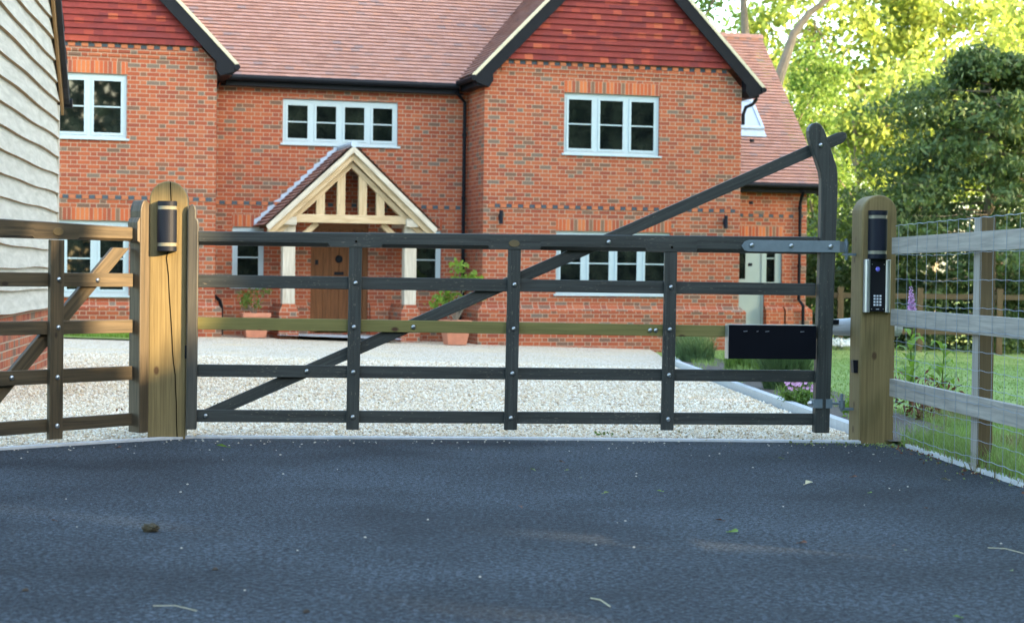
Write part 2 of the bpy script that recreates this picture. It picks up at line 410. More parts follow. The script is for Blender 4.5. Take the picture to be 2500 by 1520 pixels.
def leaf_cards(P, size, droop=0.0, asp=.5, nrm=None):
    """P (n,3) centres -> folded diamond leaves of two triangles' worth (quads)"""
    n = len(P); d = rng.normal(size=(n, 3)); d[:, 2] -= droop; d /= np.linalg.norm(d, axis=1)[:, None]
    e = rng.normal(size=(n, 3))
    if nrm is not None: e = np.cross(d, nrm + e * .5)
    e -= (e * d).sum(1)[:, None] * d; e /= np.linalg.norm(e, axis=1)[:, None]
    s = (size * rng.uniform(.6, 1.3, n))[:, None]
    v = np.empty((n, 4, 3)); v[:, 0] = P - d * s * .5; v[:, 1] = P + e * s * asp * .5 - d * s * .05
    v[:, 2] = P + d * s * .5; v[:, 3] = P - e * s * asp * .5 - d * s * .05
    return v.reshape(-1, 3), np.arange(4 * n).reshape(n, 4)

def zg(x, y):
    s = min(1, max(0, (y - 11) / 23)); return s * (-.36 - .025 * max(-12, min(14, x)))

# ------------------------------------------------------------------ setting: ground
def sheet(name, poly, m, dz, res=None, kind='structure', parent=None):
    """flat-ish polygon strip rows: poly given as list of (y, x0, x1)"""
    mb = MB()
    for (y0, a0, b0), (y1, a1, b1) in zip(poly, poly[1:]):
        k = max(1, int((y1 - y0) / 1.5)); c = max(1, int(max(b0 - a0, b1 - a1) / 3))
        for i in range(k):
            t0, t1 = i / k, (i + 1) / k
            for j in range(c):
                s0, s1 = j / c, (j + 1) / c
                def P(t, s):
                    y = y0 + (y1 - y0) * t; A = a0 + (a1 - a0) * t; B = b0 + (b1 - b0) * t; x = A + (B - A) * s
                    return (x, y, zg(x, y) + dz)
                mb.poly([P(t0, s0), P(t0, s1), P(t1, s1), P(t1, s0)])
    return tag(mb.build(name, m), kind=kind)
g = sheet('ground', [(-400, -400, 400), (11, -400, 400), (34, -400, 400), (900, -400, 400)], 'grass_ground', -.06)
# tarmac: in front of the kerb line
TK = [(-30, -30), (-9, 2.6), (-4.6, 7.6), (-2.668, 9.60), (-2.35, 9.93), (-2.02, 10.24), (-1.786, 10.44), (0, 10.60), (1.96, 10.655), (2.223, 10.60), (2.365, 8.44), (2.75, 5), (6, -30)]
mb = MB()
mb.poly([(-30, -30, 0), (6, -30, 0), (2.75, 5, 0), (2.365, 8.44, 0), (2.223, 10.6, 0), (1.96, 10.655, 0), (0, 10.6, 0), (-1.786, 10.44, 0), (-2.02, 10.24, 0), (-2.35, 9.93, 0), (-2.668, 9.6, 0), (-4.6, 7.6, 0), (-9, 2.6, 0)])
tag(mb.build('tarmac_drive', 'tarmac'), kind='structure')
def strip(name, pts, wd, z0, z1, m, side=1, jag=0):
    mb = MB()
    for (a, b) in zip(pts, pts[1:]):
        A, B = Vector(a), Vector(b); k = max(1, int((B - A).length / .15)) if jag else 1
        n = Vector((-(B - A).y, (B - A).x)).normalized() * side * wd
        for i in range(k):
            P, Q = A + (B - A) * i / k, A + (B - A) * (i + 1) / k
            o = [random.uniform(-jag, jag) for _ in range(2)]
            pts4 = [P + n * 0, Q + n * 0, Q + n, P + n]
            pts4[0] = P - n.normalized() * (o[0] if i else 0) if jag else P
            top = [(p.x, p.y, zg(p.x, p.y) + z1) for p in pts4]; bot = [(p.x, p.y, zg(p.x, p.y) + z0) for p in pts4]
            mb.poly(top if side > 0 else top[::-1])
            for i0 in range(4):
                j0 = (i0 + 1) % 4; mb.poly([bot[i0], bot[j0], top[j0], top[i0]])
    return tag(mb.build(name, m), kind='structure')
strip('drive_kerb', [(-9, 2.6), (-4.6, 7.6), (-2.668, 9.60), (-2.35, 9.93), (-2.02, 10.24), (-1.786, 10.44), (0, 10.60), (2.03, 10.657)], .07, -.05, .012, 'kerb_stone')
strip('verge_kerb', [(2.236, 10.42), (2.365, 8.44), (2.75, 5), (4, -5)], .055, -.05, .02, 'kerb_stone', 1, .008)
bk = [(2.13, 10.95), (2.14, 11.78), (2.15, 14.2), (2.18, 17.6), (2.2, 19.4), (2.27, 25.3), (2.7, 33.0)]
strip('flower_bed_kerb', bk, .07, -.03, .045, 'kerb_stone', -1)
sheet('gravel_drive', [(10.3, -2.2, -1.0), (10.7, -4.8, 2.14), (14.2, -5, 2.10), (19.4, -6, 2.15), (25.3, -12, 2.22), (31, -12, 2.5), (33, -12, 2.6), (36.2, -12, 2.65)], 'gravel', -.012)
mb = MB(); mb.poly([(-4.8, 7.5, -.012), (-2.6, 9.7, -.012), (-1.9, 10.35, -.012), (-2.2, 10.30, -.0121), (-4.8, 10.7, -.012)]); 
mb2 = MB(); mb2.poly([(-9, 2.7, -.014), (-4.6, 7.65, -.014), (-2.62, 9.64, -.014), (-1.74, 10.45, -.014), (0, 10.64, -.014), (2.1, 10.69, -.014), (2.14, 10.78, -.014), (-4.9, 10.78, -.014), (-9, 10.78, -.014)])
tag(mb2.build('gravel_apron', 'gravel'), kind='structure')
sheet('flower_bed_soil', [(10.68, 2.2, 2.34), (11.78, 2.24, 2.8), (14.2, 2.22, 2.95), (19.4, 2.27, 3.1), (25.3, 2.34, 3.1), (33, 2.76, 3.4)], 'soil', .012)
sheet('lawn', [(-5, 4.05, 14), (5, 2.80, 14), (8.44, 2.42, 14), (10.6, 2.29, 14), (10.68, 2.34, 14), (11.78, 2.8, 14), (14.2, 2.95, 15), (19.4, 3.1, 18), (33, 3.4, 22), (40, 5, 24), (41, 5, 24)], 'grass_ground', .004)
sheet('grass_strip', [(29.3, -12, -6.0), (31.2, -12, -5.35), (32.6, -12, -5.6)], 'grass_ground', .012)
sheet('paved_step', [(33.0, -4.2, -1.9), (34.9, -4.5, -2.5)], 'slab', .06)

# ------------------------------------------------------------------ brick house
TH = math.atan(6.5e-5 * 4500)
H = empty('brick_house', (0, 34.4, 0), TH)
tag(H, 'red brick house with clay tiled roof, two gabled wings and oak porch behind the gates', 'house')
def wallrect(mb, u0, u1, z0, z1, v, holes=(), depth=.10):
    us = sorted({u0, u1, *[h[0] for h in holes], *[h[1] for h in holes]}); zs = sorted({z0, z1, *[h[2] for h in holes], *[h[3] for h in holes]})
    for a, b in zip(us, us[1:]):
        for c, d in zip(zs, zs[1:]):
            if any(h[0] <= a and b <= h[1] and h[2] <= c and d <= h[3] for h in holes): continue
            mb.poly([(a, v, c), (b, v, c), (b, v, d), (a, v, d)])
    for a, b, c, d in holes:
        mb.poly([(a, v, c), (a, v + depth, c), (a, v + depth, d), (a, v, d)]); mb.poly([(b, v, c), (b, v, d), (b, v + depth, d), (b, v + depth, c)])
        mb.poly([(a, v, d), (a, v + depth, d), (b, v + depth, d), (b, v, d)]); mb.poly([(a, v, c), (b, v, c), (b, v + depth, c), (a, v + depth, c)])
def window(u0, u1, z0, z1, v, n, label=None, curt=False):
    y = v + .045; f, s, mu = .052, .046, .072
    mb = MB()
    mb.box((u0, y, z0), (u0 + f, y + .06, z1)); mb.box((u1 - f, y, z0), (u1, y + .06, z1))
    mb.box((u0 + f, y, z1 - f - .02), (u1 - f, y + .06, z1)); mb.box((u0 + f, y, z0), (u1 - f, y + .06, z0 + f))
    iw = (u1 - u0 - 2 * f - (n - 1) * mu) / n
    pm = MB(); cells = []
    for i in range(n):
        a = u0 + f + i * (iw + mu); b = a + iw; c, d = z0 + f, z1 - f - .02
        if i < n - 1: mb.box((b, y + .002, c), (b + mu, y + .058, d))
        yy = y - .012; g = .004
        mb.box((a + g, yy, c + g), (a + s, yy + .05, d - g)); mb.box((b - s, yy, c + g), (b - g, yy + .05, d - g))
        mb.box((a + s, yy, d - s), (b - s, yy + .05, d - g)); mb.box((a + s, yy, c + g), (b - s, yy + .05, c + s))
        zm = (c + d) / 2; mb.box((a + s, yy + .006, zm - .011), (b - s, yy + .03, zm + .011))
        pm.poly([(a + s, yy + .022, c + s), (b - s, yy + .022, c + s), (b - s, yy + .022, d - s), (a + s, yy + .022, d - s)])
        cells.append((a, b, c, d))
    # trickle vent
    um = (u0 + u1) / 2
    if n > 1: mb.box((um - .22, y - .012, z1 - .035), (um + .22, y - .001, z1 - .018))
    o = mb.build('window', 'window_paint', H); tag(o, label)
    pm.build('pane', 'glass', o)
    sb = MB(); sb.box((u0 - .045, v - .045, z0 - .036), (u1 + .045, v + .10, z0 - .001)); sb.build('sill', 'window_paint', o, .003)
    return o
WU = (.975, 2.88, 3.24, 4.375); WL = (.85, 3.14, .60, 1.78)
LU = (-9.01, -7.09, 3.245, 4.365); LL = (-9.31, -7.03, .50, 1.80)
CU = (-4.142, -1.95, 3.345, 4.175); S1 = (-5.055, -4.47, .665, 1.77); S2 = (-1.65, -1.075, .665, 1.77)
DO = (-3.588, -2.493, -.19, 1.86); ED = (4.95, 6.39, -.12, 1.78)
CV = 1.2; EV = 2.0
def gablewall(uc, hw, holes):
    mb = MB(); wallrect(mb, uc - hw, uc + hw, -.8, 4.6, 0, holes)
    t = 7.3
    mb.poly([(uc - hw, 0, 4.6), (uc + hw, 0, 4.6), (uc, 0, t)])
    return mb
gablewall(1.995, 2.575, (WU, WL)).build('wall', 'brick', H)
gablewall(-8.09, 2.57, (LU, LL)).build('wall', 'brick', H)
mb = MB(); wallrect(mb, -5.52, -.58, -.8, 4.5, CV, (CU, S1, S2, DO)); mb.build('wall', 'brick', H)
mb = MB(); mb.poly([(-.58, CV, -.8), (-.58, 0, -.8), (-.58, 0, 4.62), (-.58, CV, 4.62)]); mb.poly([(4.57, 0, -.8), (4.57, 9, -.8), (4.57, 9, 4.62), (4.57, 0, 4.62)]); mb.build('wall', 'brick', H)
mb = MB(); mb.poly([(-5.52, 0, -.8), (-5.52, CV, -.8), (-5.52, CV, 4.6), (-5.52, 0, 4.6)]); mb.poly([(-10.66, 9, -.8), (-10.66, 0, -.8), (-10.66, 0, 4.6), (-10.66, 9, 4.6)]); mb.build('wall', 'brick', H)
mb = MB(); wallrect(mb, 4.57, 6.93, -.8, 2.9, EV, (ED,)); mb.poly([(6.93, EV, -.8), (6.93, 8.1, -.8), (6.93, 8.1, 2.9), (6.93, 5.05, 6.15), (6.93, EV, 2.9)]); mb.build('wall', 'brick', H)
mb = MB(); mb.poly([(6.93, 8.1, -.8), (4.57, 8.1, -.8), (4.57, 8.1, 2.9), (6.93, 8.1, 2.9)]); mb.poly([(4.57, 9, -.8), (-10.66, 9, -.8), (-10.66, 9, 4.6), (4.57, 9, 4.6)])
mb.build('wall', 'brick', H)
# plinth: projecting, with sloping top course
mb = MB()
def plinth_f(a, b, v, aa=0, bb=0):
    p = .11
    mb.poly([(a - aa, v - p, -.8), (b + bb, v - p, -.8), (b + bb, v - p, .28), (a - aa, v - p, .28)])
    mb.poly([(a - aa, v - p, .28), (b + bb, v - p, .28), (b, v, .39), (a, v, .39)])
plinth_f(-.58, 4.57, 0, .11, .11); plinth_f(-10.66, -5.52, 0, .11, .11); plinth_f(-5.40, -3.62, CV); plinth_f(-2.46, -.70, CV); plinth_f(6.42, 6.93, EV, -.02, .11)
plinth_f(6.0, 6.40, EV)
for u, sg, v1 in ((-.58, -1, CV), (4.57, 1, 9), (-5.52, 1, CV), (-10.66, -1, 9)):
    q = [(u + sg * .11, -.11, -.8), (u + sg * .11, v1, -.8), (u + sg * .11, v1, .28), (u + sg * .11, -.11, .28)]
    mb.poly(q if sg > 0 else q[::-1]); q = [(u + sg * .11, -.11, .28), (u + sg * .11, v1, .28), (u, v1, .39), (u, 0, .39)]; mb.poly(q if sg > 0 else q[::-1])
u = 6.93; mb.poly([(u + .11, EV - .11, -.8), (u + .11, 8, -.8), (u + .11, 8, .28), (u + .11, EV - .11, .28)]); mb.poly([(u + .11, EV - .11, .28), (u + .11, 8, .28), (u, 8, .39), (u, EV, .39)])
for (a, s) in ((-3.62, 1), (-2.46, -1)): mb.poly([(a, CV - .11, -.8), (a, CV, -.8), (a, CV, .39), (a, CV - .11, .28)])
mb.poly([(6.0, EV - .11, -.8), (6.0, EV, -.8), (6.0, EV, .39), (6.0, EV - .11, .28)])
mb.build('plinth', 'brick', H)
# soldier courses over the openings
mb = MB()
def sol(u0, u1, z, v): mb.poly([(u0 - .01, v - .003, z), (u1 + .01, v - .003, z), (u1 + .01, v - .003, z + .225), (u0 - .01, v - .003, z + .225)], [(u0, .002), (u1, .002), (u1, .223), (u0, .223)])
for q, v_ in ((WU, 0), (WL, 0), (LU, 0), (LL, 0), (S1, CV), (S2, CV), (ED, EV)):
    mb = MB(); sol(q[0], q[1], q[3] + .002, v_); mb.build('soldier_course', 'soldier', H)
# dentil courses
def dentil(u0, u1, z, v, proj, band):
    ob, bb, db = MB(), MB(), MB()
    ob.bbox((u0, v - .004, z - .0395), (u1, v + .04, z + .0405))
    k = int((u1 - u0) / .225); st = u0 + ((u1 - u0) - k * .225) / 2
    for i in range(k):
        a = st + i * .225
        bb.bbox((a + .122, v - .012, z - .031), (a + .218, v + .05, z + .031))
        db.bbox((a + .006, v - proj, z - .032), (a + .110, v - .0045, z + .032))
    if band:
        ob.bbox((u0 - .02, v - proj * .8, z - .110), (u1 + .02, v + .05, z - .040))
        ob.bbox((u0 - .01, v - proj * .4, z - .186), (u1 + .01, v + .05, z - .1105))
    else: ob.bbox((u0, v - proj * .5, z + .041), (u1, v + .05, z + .108))
    o = ob.build('dentil_course', 'brick', H); db.build('dentil', 'dentil_orange', o); bb.build('blue_brick', 'blue_brick', o)
dentil(-.25, 4.25, 4.90, 0, .035, True); dentil(-10.35, -5.85, 4.86, 0, .035, True)
dentil(-.55, 4.54, 2.228, 0, .018, False); dentil(-10.6, -5.54, 2.215, 0, .018, False)
dentil(-5.5, -.62, 2.213, CV, .018, False); dentil(4.6, 6.85, 2.226, EV, .018, False)

# tiles
def tiles(mb, O, U, S, rows, rng_f, g=.1, tw=.165, th=.030, wob=.003):
    O, U, S = Vector(O), Vector(U).normalized(), Vector(S).normalized(); Nn = U.cross(S).normalized()
    for r in range(rows):
        a, b = rng_f(r * g)
        if b - a < .03: continue
        k0 = math.floor(a / tw + (r % 2) * .5); k1 = math.ceil(b / tw + (r % 2) * .5)
        for k in range(k0, k1):
            x0 = max(a, (k - (r % 2) * .5) * tw + .001); x1 = min(b, (k + 1 - (r % 2) * .5) * tw - .001)
            if x1 - x0 < .02: continue
            j = random.uniform(0, wob); j2 = random.uniform(-wob, wob); d = random.uniform(0, .003)
            P = lambda x, s, h: O + U * x + S * s + Nn * h
            s0, s1 = r * g - d, (r + 1) * g + .004
            A, B, C_, D = P(x0, s0, th + j), P(x1, s0, th + j + j2), P(x1, s1, .003), P(x0, s1, .003)
            uv = [(x0, r * g), (x1, r * g), (x1, r * g + g * .98), (x0, r * g + g * .98)]
            mb.poly([A, B, C_, D], uv); q = th * .42
            mb.poly([P(x0, s0, q), P(x1, s0, q), B, A], [(x0, r * g), (x1, r * g), (x1, r * g + .01), (x0, r * g + .01)])
            mb.poly([P(x0, s0, q), P(x0, s1, -.006), P(x1, s1, -.006), P(x1, s0, q)], [(x0, r * g), (x0, r * g + .09), (x1, r * g + .09), (x1, r * g)])
SL = 1.03; LN = math.sqrt(1 + SL * SL)
# main roof
ME = (CV - .25, 4.54); MS = 1.08; ML = math.sqrt(1 + MS * MS); RGV = 5.2; RGZ = ME[1] + (RGV - ME[0]) * MS
mb = MB(); UC1, UC2 = 2.05, -8.08
def mr(s):
    z = ME[1] + s * MS / ML
    return (UC2 + max(0, (7.57 - z) / SL) - .05 if z < 7.6 else -10.9, UC1 - max(0, (7.57 - z) / SL) + .05 if z < 7.6 else 4.85)
tiles(mb, (0, ME[0], ME[1]), (1, 0, 0), (0, 1, MS), int((RGV - ME[0]) * ML / .1) + 1, mr)
mb.poly([(4.85, 2 * RGV - ME[0], ME[1]), (-10.9, 2 * RGV - ME[0], ME[1]), (-10.9, RGV, RGZ), (4.85, RGV, RGZ)])
mb.poly([(4.6, ME[0], ME[1]), (4.6, 2 * RGV - ME[0], ME[1]), (4.6, RGV, RGZ)])
mb.poly([(-10.7, 2 * RGV - ME[0], ME[1]), (-10.7, ME[0], ME[1]), (-10.7, RGV, RGZ)])
mb.tube([(-10.9, RGV, RGZ + .02), (4.85, RGV, RGZ + .02)], .1, 8)
mb.build('roof', 'roof_tile', H)
def wing_roof(uc, vis):
    m2 = MB(); run = 2.84
    for sg in (-1, 1):
        rows = int(run * LN / .1) + 1
        vr = lambda s: (-.2, ME[0] + (4.65 + s * SL / LN - ME[1]) / MS + .08)
        # U runs along v, slope runs up towards the ridge
        O = (uc + sg * run, 0, 4.65)
        if sg < 0: tiles(m2, O, (0, -1, 0), (1, 0, SL), rows, lambda s: tuple(-q for q in vr(s)[::-1]))
        else: tiles(m2, O, (0, 1, 0), (-1, 0, SL), rows, vr)
    m2.tube([(uc, -.2, 7.59), (uc, 4.0, 7.59)], .1, 8)
    m2.build('roof', 'roof_tile', H)
    # bargeboards, verge, box ends
    for sg in (-1, 1):
        b = MB(); ft = Vector((uc + sg * run, -.20, 4.62)); ap = Vector((uc, -.20, 7.545)); d = (ap - ft).normalized(); nn = Vector((-d.z * -1 * sg, 0, d.x * sg)) ; nn = Vector((0, -1, 0)).cross(d) * (1 if sg > 0 else -1)
        if nn.z > 0: nn = -nn
        a0 = ft - d * .06
        b.prism([a0 + nn * .0, ap, ap + Vector((0, 0, -.30)), a0 + nn * .21 + d * .06, a0 + nn * .19 - d * .0], (0, .03, 0))
        # boxed eaves end
        e0 = uc + sg * (run + .03); e1 = uc + sg * (run - .32)
        b.prism([(e0, -.203, 4.60), (e0 - sg * .02, -.203, 4.48), (e1 + sg * .08, -.203, 4.40), (e1, -.203, 4.52), (e1 + sg * .02, -.203, 4.88)], (0, .25, 0))
        b.build('bargeboard', 'black_paint', H)
        c = MB(); q = -nn
        c.prism([a0 + q * .002, ap + Vector((0, 0, .003)), ap + Vector((0, 0, .085)), a0 + q * .06], (0, -.012, 0)); c.prism([a0 + q * .002 + Vector((0, .002, 0)), ap + Vector((0, .002, .003)), ap + Vector((0, .002, .083)), a0 + q * .058 + Vector((0, .002, 0))], (0, .05, 0))
        c.build('verge', 'cream_verge', H)
        # soffit + gutter back along the eave
        e = MB(); x = uc + sg * (run + .05)
        L = 1.05 if (sg > 0) == (uc < 0) else 6
        e.tube([(x, -.22, 4.56), (x, L, 4.56)], .055, 10); e.box((min(x - sg * .07, x - sg * .30), -.15, 4.42), (max(x - sg * .07, x - sg * .30), L, 4.58))
        e.build('gutter', 'black_paint', H)
wing_roof(UC1, 1); wing_roof(UC2, 1)
# tile hanging in the gables
for uc in (UC1, UC2):
    mb = MB(); zb = 4.955 if uc > 0 else 4.915
    def th_(s, uc=uc, zb=zb):
        hw = max(0, (7.42 - (zb + s)) / SL); return (uc - hw, uc + hw)
    tiles(mb, (0, -.045, zb), (1, 0, 0), (0, 0, 1), 25, th_, g=.115, th=.034, wob=.006)
    mb.build('tile_hanging', 'hang_tile', H)
# centre gutter and fascia
mb = MB(); mb.box((-5.23, CV - .18, 4.36), (-.80, CV - .15, 4.53)); mb.tube([(-5.21, CV - .25, 4.505), (-.82, CV - .25, 4.505)], .058, 10); mb.box((-5.3, CV - .15, 4.36), (-.7, CV - .001, 4.385)); mb.build('gutter', 'black_paint', H)
def pipe(pts, name='downpipe'):
    m = MB(); m.tube(pts, .034, 10)
    for z in (3.6, 2.4, 1.2):
        p = [q for q in pts if 1][2]
        if z < p[2]: m.tube([(p[0], p[1], z - .03), (p[0], p[1], z + .03)], .043, 10)
    m.build(name, 'black_paint', H)
pipe([(-5.33, CV - .22, 4.46), (-5.38, CV - .15, 4.38), (-5.41, CV - .07, 4.25), (-5.41, CV - .07, .52), (-5.30, CV - .17, .40), (-5.27, CV - .17, .30), (-5.27, CV - .17, -.25)])
pipe([(-.90, CV - .25, 4.42), (-.80, CV - .2, 4.33), (-.66, CV - .07, 4.22), (-.66, CV - .07, .52), (-.74, CV - .17, .38), (-.74, CV - .17, -.30)])
pipe([(6.75, EV - .25, 2.75), (6.75, EV - .12, 2.62), (6.75, EV - .06, 2.5), (6.75, EV - .06, .50), (6.80, EV - .17, .38), (6.80, EV - .17, -.45)])
pipe([(4.93, .1, 4.5), (4.90, .06, 4.40), (4.82, .05, 4.30), (4.68, .05, 4.24), (4.63, .05, 4.1), (4.63, .05, 3.9)])
# extension roof
mb = MB(); EE = (EV - .25, 2.88)
tiles(mb, (0, EE[0], EE[1]), (1, 0, 0), (0, 1, SL), int((5.04 - EE[0]) * LN / .1) + 1, lambda s: (4.58, 7.20))
mb.poly([(7.2, 8.33, 2.88), (4.58, 8.33, 2.88), (4.58, 5.04, 6.27), (7.2, 5.04, 6.27)])
for i in range(9): mb.tube([(4.6 + i * .29, 5.04, 6.27), (4.6 + i * .29 + .285, 5.04, 6.28)], .095, 8)
mb.build('roof', 'roof_tile', H)
mb = MB(); mb.box((4.6, EV - .20, 2.70), (7.18, EV - .17, 2.86)); mb.tube([(4.6, EV - .27, 2.84), (7.2, EV - .27, 2.84)], .055, 10); mb.box((4.6, EV - .17, 2.70), (7.18, EV - .001, 2.73)); mb.box((7.155, EV - .17, 2.66), (7.19, EV + .02, 2.86)); mb.build('gutter', 'black_paint', H)
mb = MB(); mb.prism([(7.17, EE[0], 2.80), (7.17, 5.04, 6.19), (7.17, 5.04, 6.27), (7.17, EE[0], 2.885)], (.03, 0, 0)); mb.build('verge', 'cream_verge', H)
# skylight
mb = MB(); sd = Vector((0, 1, SL)).normalized(); sn = Vector((0, -SL, 1)).normalized()
c0 = Vector((6.0, 3.18, EE[1] + (3.18 - EE[0]) * SL)) + sn * .05
for dx in (-.27, .27): mb.obox(c0 + Vector((dx, 0, 0)), [(1, 0, 0), sd, sn], (.07, .92, .1))
for dy in (-.43, .43): mb.obox(c0 + sd * dy, [(1, 0, 0), sd, sn], (.47, .07, .098))
o = mb.build('skylight', 'lead', H)
mb = MB(); mb.obox(c0 + sn * .02, [(1, 0, 0), sd, sn], (.47, .79, .02)); mb.build('pane', 'roof_glass', o)
mb = MB(); mb.obox(c0 - sd * .56 - sn * .02, [(1, 0, 0), sd, sn], (.62, .20, .02)); mb.build('flashing', 'lead', o)

window(*WU, 0, 3); window(*WL, 0, 4); window(*LU, 0, 3); window(*LL, 0, 4); window(*CU, CV, 4); window(*S1, CV, 1); window(*S2, CV, 1)
# front door
mb = MB(); a, b, c, d = DO; y = CV + .05
mb.box((a, y, c), (a + .09, y + .08, d)); mb.box((b - .09, y, c), (b, y + .08, d)); mb.box((a + .09, y, d - .09), (b - .09, y + .08, d))
fr = mb.build('door_frame', 'door_oak', H)
mb = MB(); n = 6; wd = (b - a - .18) / n
for i in range(n): mb.box((a + .09 + i * wd + .002, y + .02, c + .03), (a + .09 + (i + 1) * wd - .002, y + .06, d - .09))
dr = mb.build('door', 'door_oak', H, .003); tag(dr, 'oak plank front door')
mb = MB(); mb.lathe([(0, .02), (.06, .02), (.075, 0)], seg=14); o = mb.build('door_knocker', 'black_paint', dr); o.rotation_euler = (R(90), 0, 0); o.location = (-3.04, y + .02, 1.20)
mb = MB(); mb.box((-3.13, y + .005, .90), (-2.95, y + .02, .96)); mb.build('letter_plate', 'black_paint', dr)
mb = MB(); mb.box((-3.50, y - .02, 1.09), (-3.44, y, 1.18)); mb.build('door_bell', 'black_plastic', fr)
# side door with sidelight in the extension
mb = MB(); a, b, c, d = ED; y = EV + .045
mb.box((a, y, c), (a + .07, y + .08, d)); mb.box((5.95, y, c), (6.055, y + .08, d)); mb.box((6.25, y, .80), (6.39, y + .08, d)); mb.box((a + .07, y + .001, d - .07), (5.95, y + .08, d)); mb.box((6.055, y + .001, d - .07), (6.25, y + .08, d)); mb.box((6.055, y + .001, .80), (6.25, y + .08, .86))
mb.box((6.055, y + .005, 1.34), (6.25, y + .03, 1.362))
o = mb.build('window', 'door_paint', H); pm = MB(); pm.poly([(6.055, y + .03, .86), (6.25, y + .03, .86), (6.25, y + .03, d - .07), (6.055, y + .03, d - .07)]); pm.build('pane', 'glass', o)
mb = MB(); mb.bbox((6.00, EV, -.8), (6.39, EV + .1, .80)); mb.build('wall', 'brick', H)
mb = MB(); mb.box((5.02, y + .02, c + .02), (5.20, y + .06, d - .07)); mb.box((5.60, y + .02, c + .02), (5.95, y + .06, d - .07)); mb.box((5.20, y + .02, c + .02), (5.60, y + .06, .90)); mb.box((5.20, y + .02, 1.66), (5.60, y + .06, d - .07))
mb.box((5.20, y + .012, .88), (5.60, y + .03, .92))
o = mb.build('door', 'door_paint', H); tag(o, 'pale green side door with glazed upper panel'); pm = MB(); pm.poly([(5.20, y + .04, .92), (5.60, y + .04, .92), (5.60, y + .04, 1.66), (5.20, y + .04, 1.66)]); pm.build('pane', 'glass', o)

# oak porch (a part of the house)
PU = -3.06
porch = empty('porch', (0, 0, 0)); porch.parent = H; tag(porch, 'pale oak porch on brick piers with tiled gable roof')
for u in (-4.185, -1.935):
    mb = MB(); w_ = .18; p = [(u - w_, .04, -.6), (u - w_, CV, -.6)]
    x0, x1 = u - w_, u + w_; zt, zs = .37, .22
    mb.poly([(x0, .02, -.6), (x1, .02, -.6), (x1, .02, zs), (x0, .02, zs)])
    mb.poly([(x0, CV, -.6), (x0, .02, -.6), (x0, .02, zs), (x0, CV, zs)]); mb.poly([(x1, .02, -.6), (x1, CV, -.6), (x1, CV, zs), (x1, .02, zs)])
    mb.poly([(x0, .02, zs), (x1, .02, zs), (x1 - .07, .07, zt), (x0 + .07, .07, zt)]); mb.poly([(x0, CV, zs), (x0, .02, zs), (x0 + .07, .07, zt), (x0 + .07, CV, zt)])
    mb.poly([(x1, .02, zs), (x1, CV, zs), (x1 - .07, CV, zt), (x1 - .07, .07, zt)]); mb.poly([(x0 + .07, .07, zt), (x1 - .07, .07, zt), (x1 - .07, CV, zt), (x0 + .07, CV, zt)])
    mb.build('pier', 'brick', porch)
for u in (-4.185, -1.935):
    mb = MB(); mb.box((u - .112, .08, .37), (u + .112, .30, 1.80)); mb.build('post', 'oak_grey', porch, .006)
    mb = MB(); mb.box((u - .112, -.06, 1.795), (u + .112, CV, 1.94)); mb.build('wall_plate', 'oak_grey', porch, .006)
    s = 1 if u < PU else -1
    mb = MB(); mb.prism([(u + s * .112, .13, 1.42), (u + s * .112, .13, 1.58), (u + s * .26, .13, 1.73), (u + s * .42, .13, 1.80), (u + s * .42 + s * .12, .13, 1.845), (u + s * .30 + s * .35, .13, 1.845), (u + s * .50, .13, 1.77), (u + s * .30, .13, 1.66), (u + s * .17, .13, 1.52)], (0, .10, 0)); 
    mb = MB(); mb.beam((u + s * .10, .18, 1.46), (u + s * .52, .18, 1.84), .10, .10); mb.build('brace', 'oak', porch, .004)
mb = MB(); mb.box((PU - 1.10, .02, 1.845), (PU + 1.10, .17, 1.995)); mb.build('tie_beam', 'oak', porch, .006)
def prz(u): return 3.25 - abs(u - PU) * .94
for (a, b) in ((-3.70, -3.545), (-3.32, -3.17), (-2.92, -2.77), (-2.59, -2.44)):
    mb = MB(); mb.prism([(a, .05, 1.99), (b, .05, 1.99), (b, .05, prz(b) - .33), (a, .05, prz(a) - .33)], (0, .10, 0), (0, 0, 1)); mb.build('strut', 'oak', porch, .004)
for s in (-1, 1):
    def band(o0, o1, v, dv, m, name, foot):
        f = PU + s * foot
        mb = MB(); mb.prism([(PU, v, 3.25 - o0), (PU, v, 3.25 - o1), (f, v, prz(f) - o1), (f + s * .05, v, prz(f) - o0 - .03)], (0, dv, 0), (-s, 0, .94)); mb.build(name, m, porch, .003)
    band(.285, .40, .03, .12, 'oak', 'rafter', 1.42)
    band(.125, .27, -.08, .05, 'oak', 'bargeboard', 1.50)
    band(.01, .13, -.15, .04, 'oak_grey', 'verge_board', 1.53)
    mb = MB(); sl_ = 1 / math.sqrt(1 + .94 ** 2)
    # sloping roof boarding + tiles
    mb.prism([(PU, -.13, 3.22), (PU, -.13, 3.14), (PU + s * 1.50, -.13, prz(PU + s * 1.50) - .10), (PU + s * 1.50, -.13, prz(PU + s * 1.5) - .02)], (0, CV + .13 - .005, 0)); mb.build('roof_boarding', 'fence_brown', porch)
    mb = MB(); L = 1.60 * math.sqrt(1 + .94 ** 2)
    O = (PU + s * 1.60, 0, prz(PU + s * 1.60) + .03)
    if s < 0: tiles(mb, O, (0, -1, 0), (1, 0, .94), int(L / .1), lambda q: (-(CV - .004), .16))
    else: tiles(mb, O, (0, 1, 0), (-1, 0, .94), int(L / .1), lambda q: (-.16, CV - .004))
    mb.build('roof', 'roof_tile', porch)
mb = MB(); n = 13
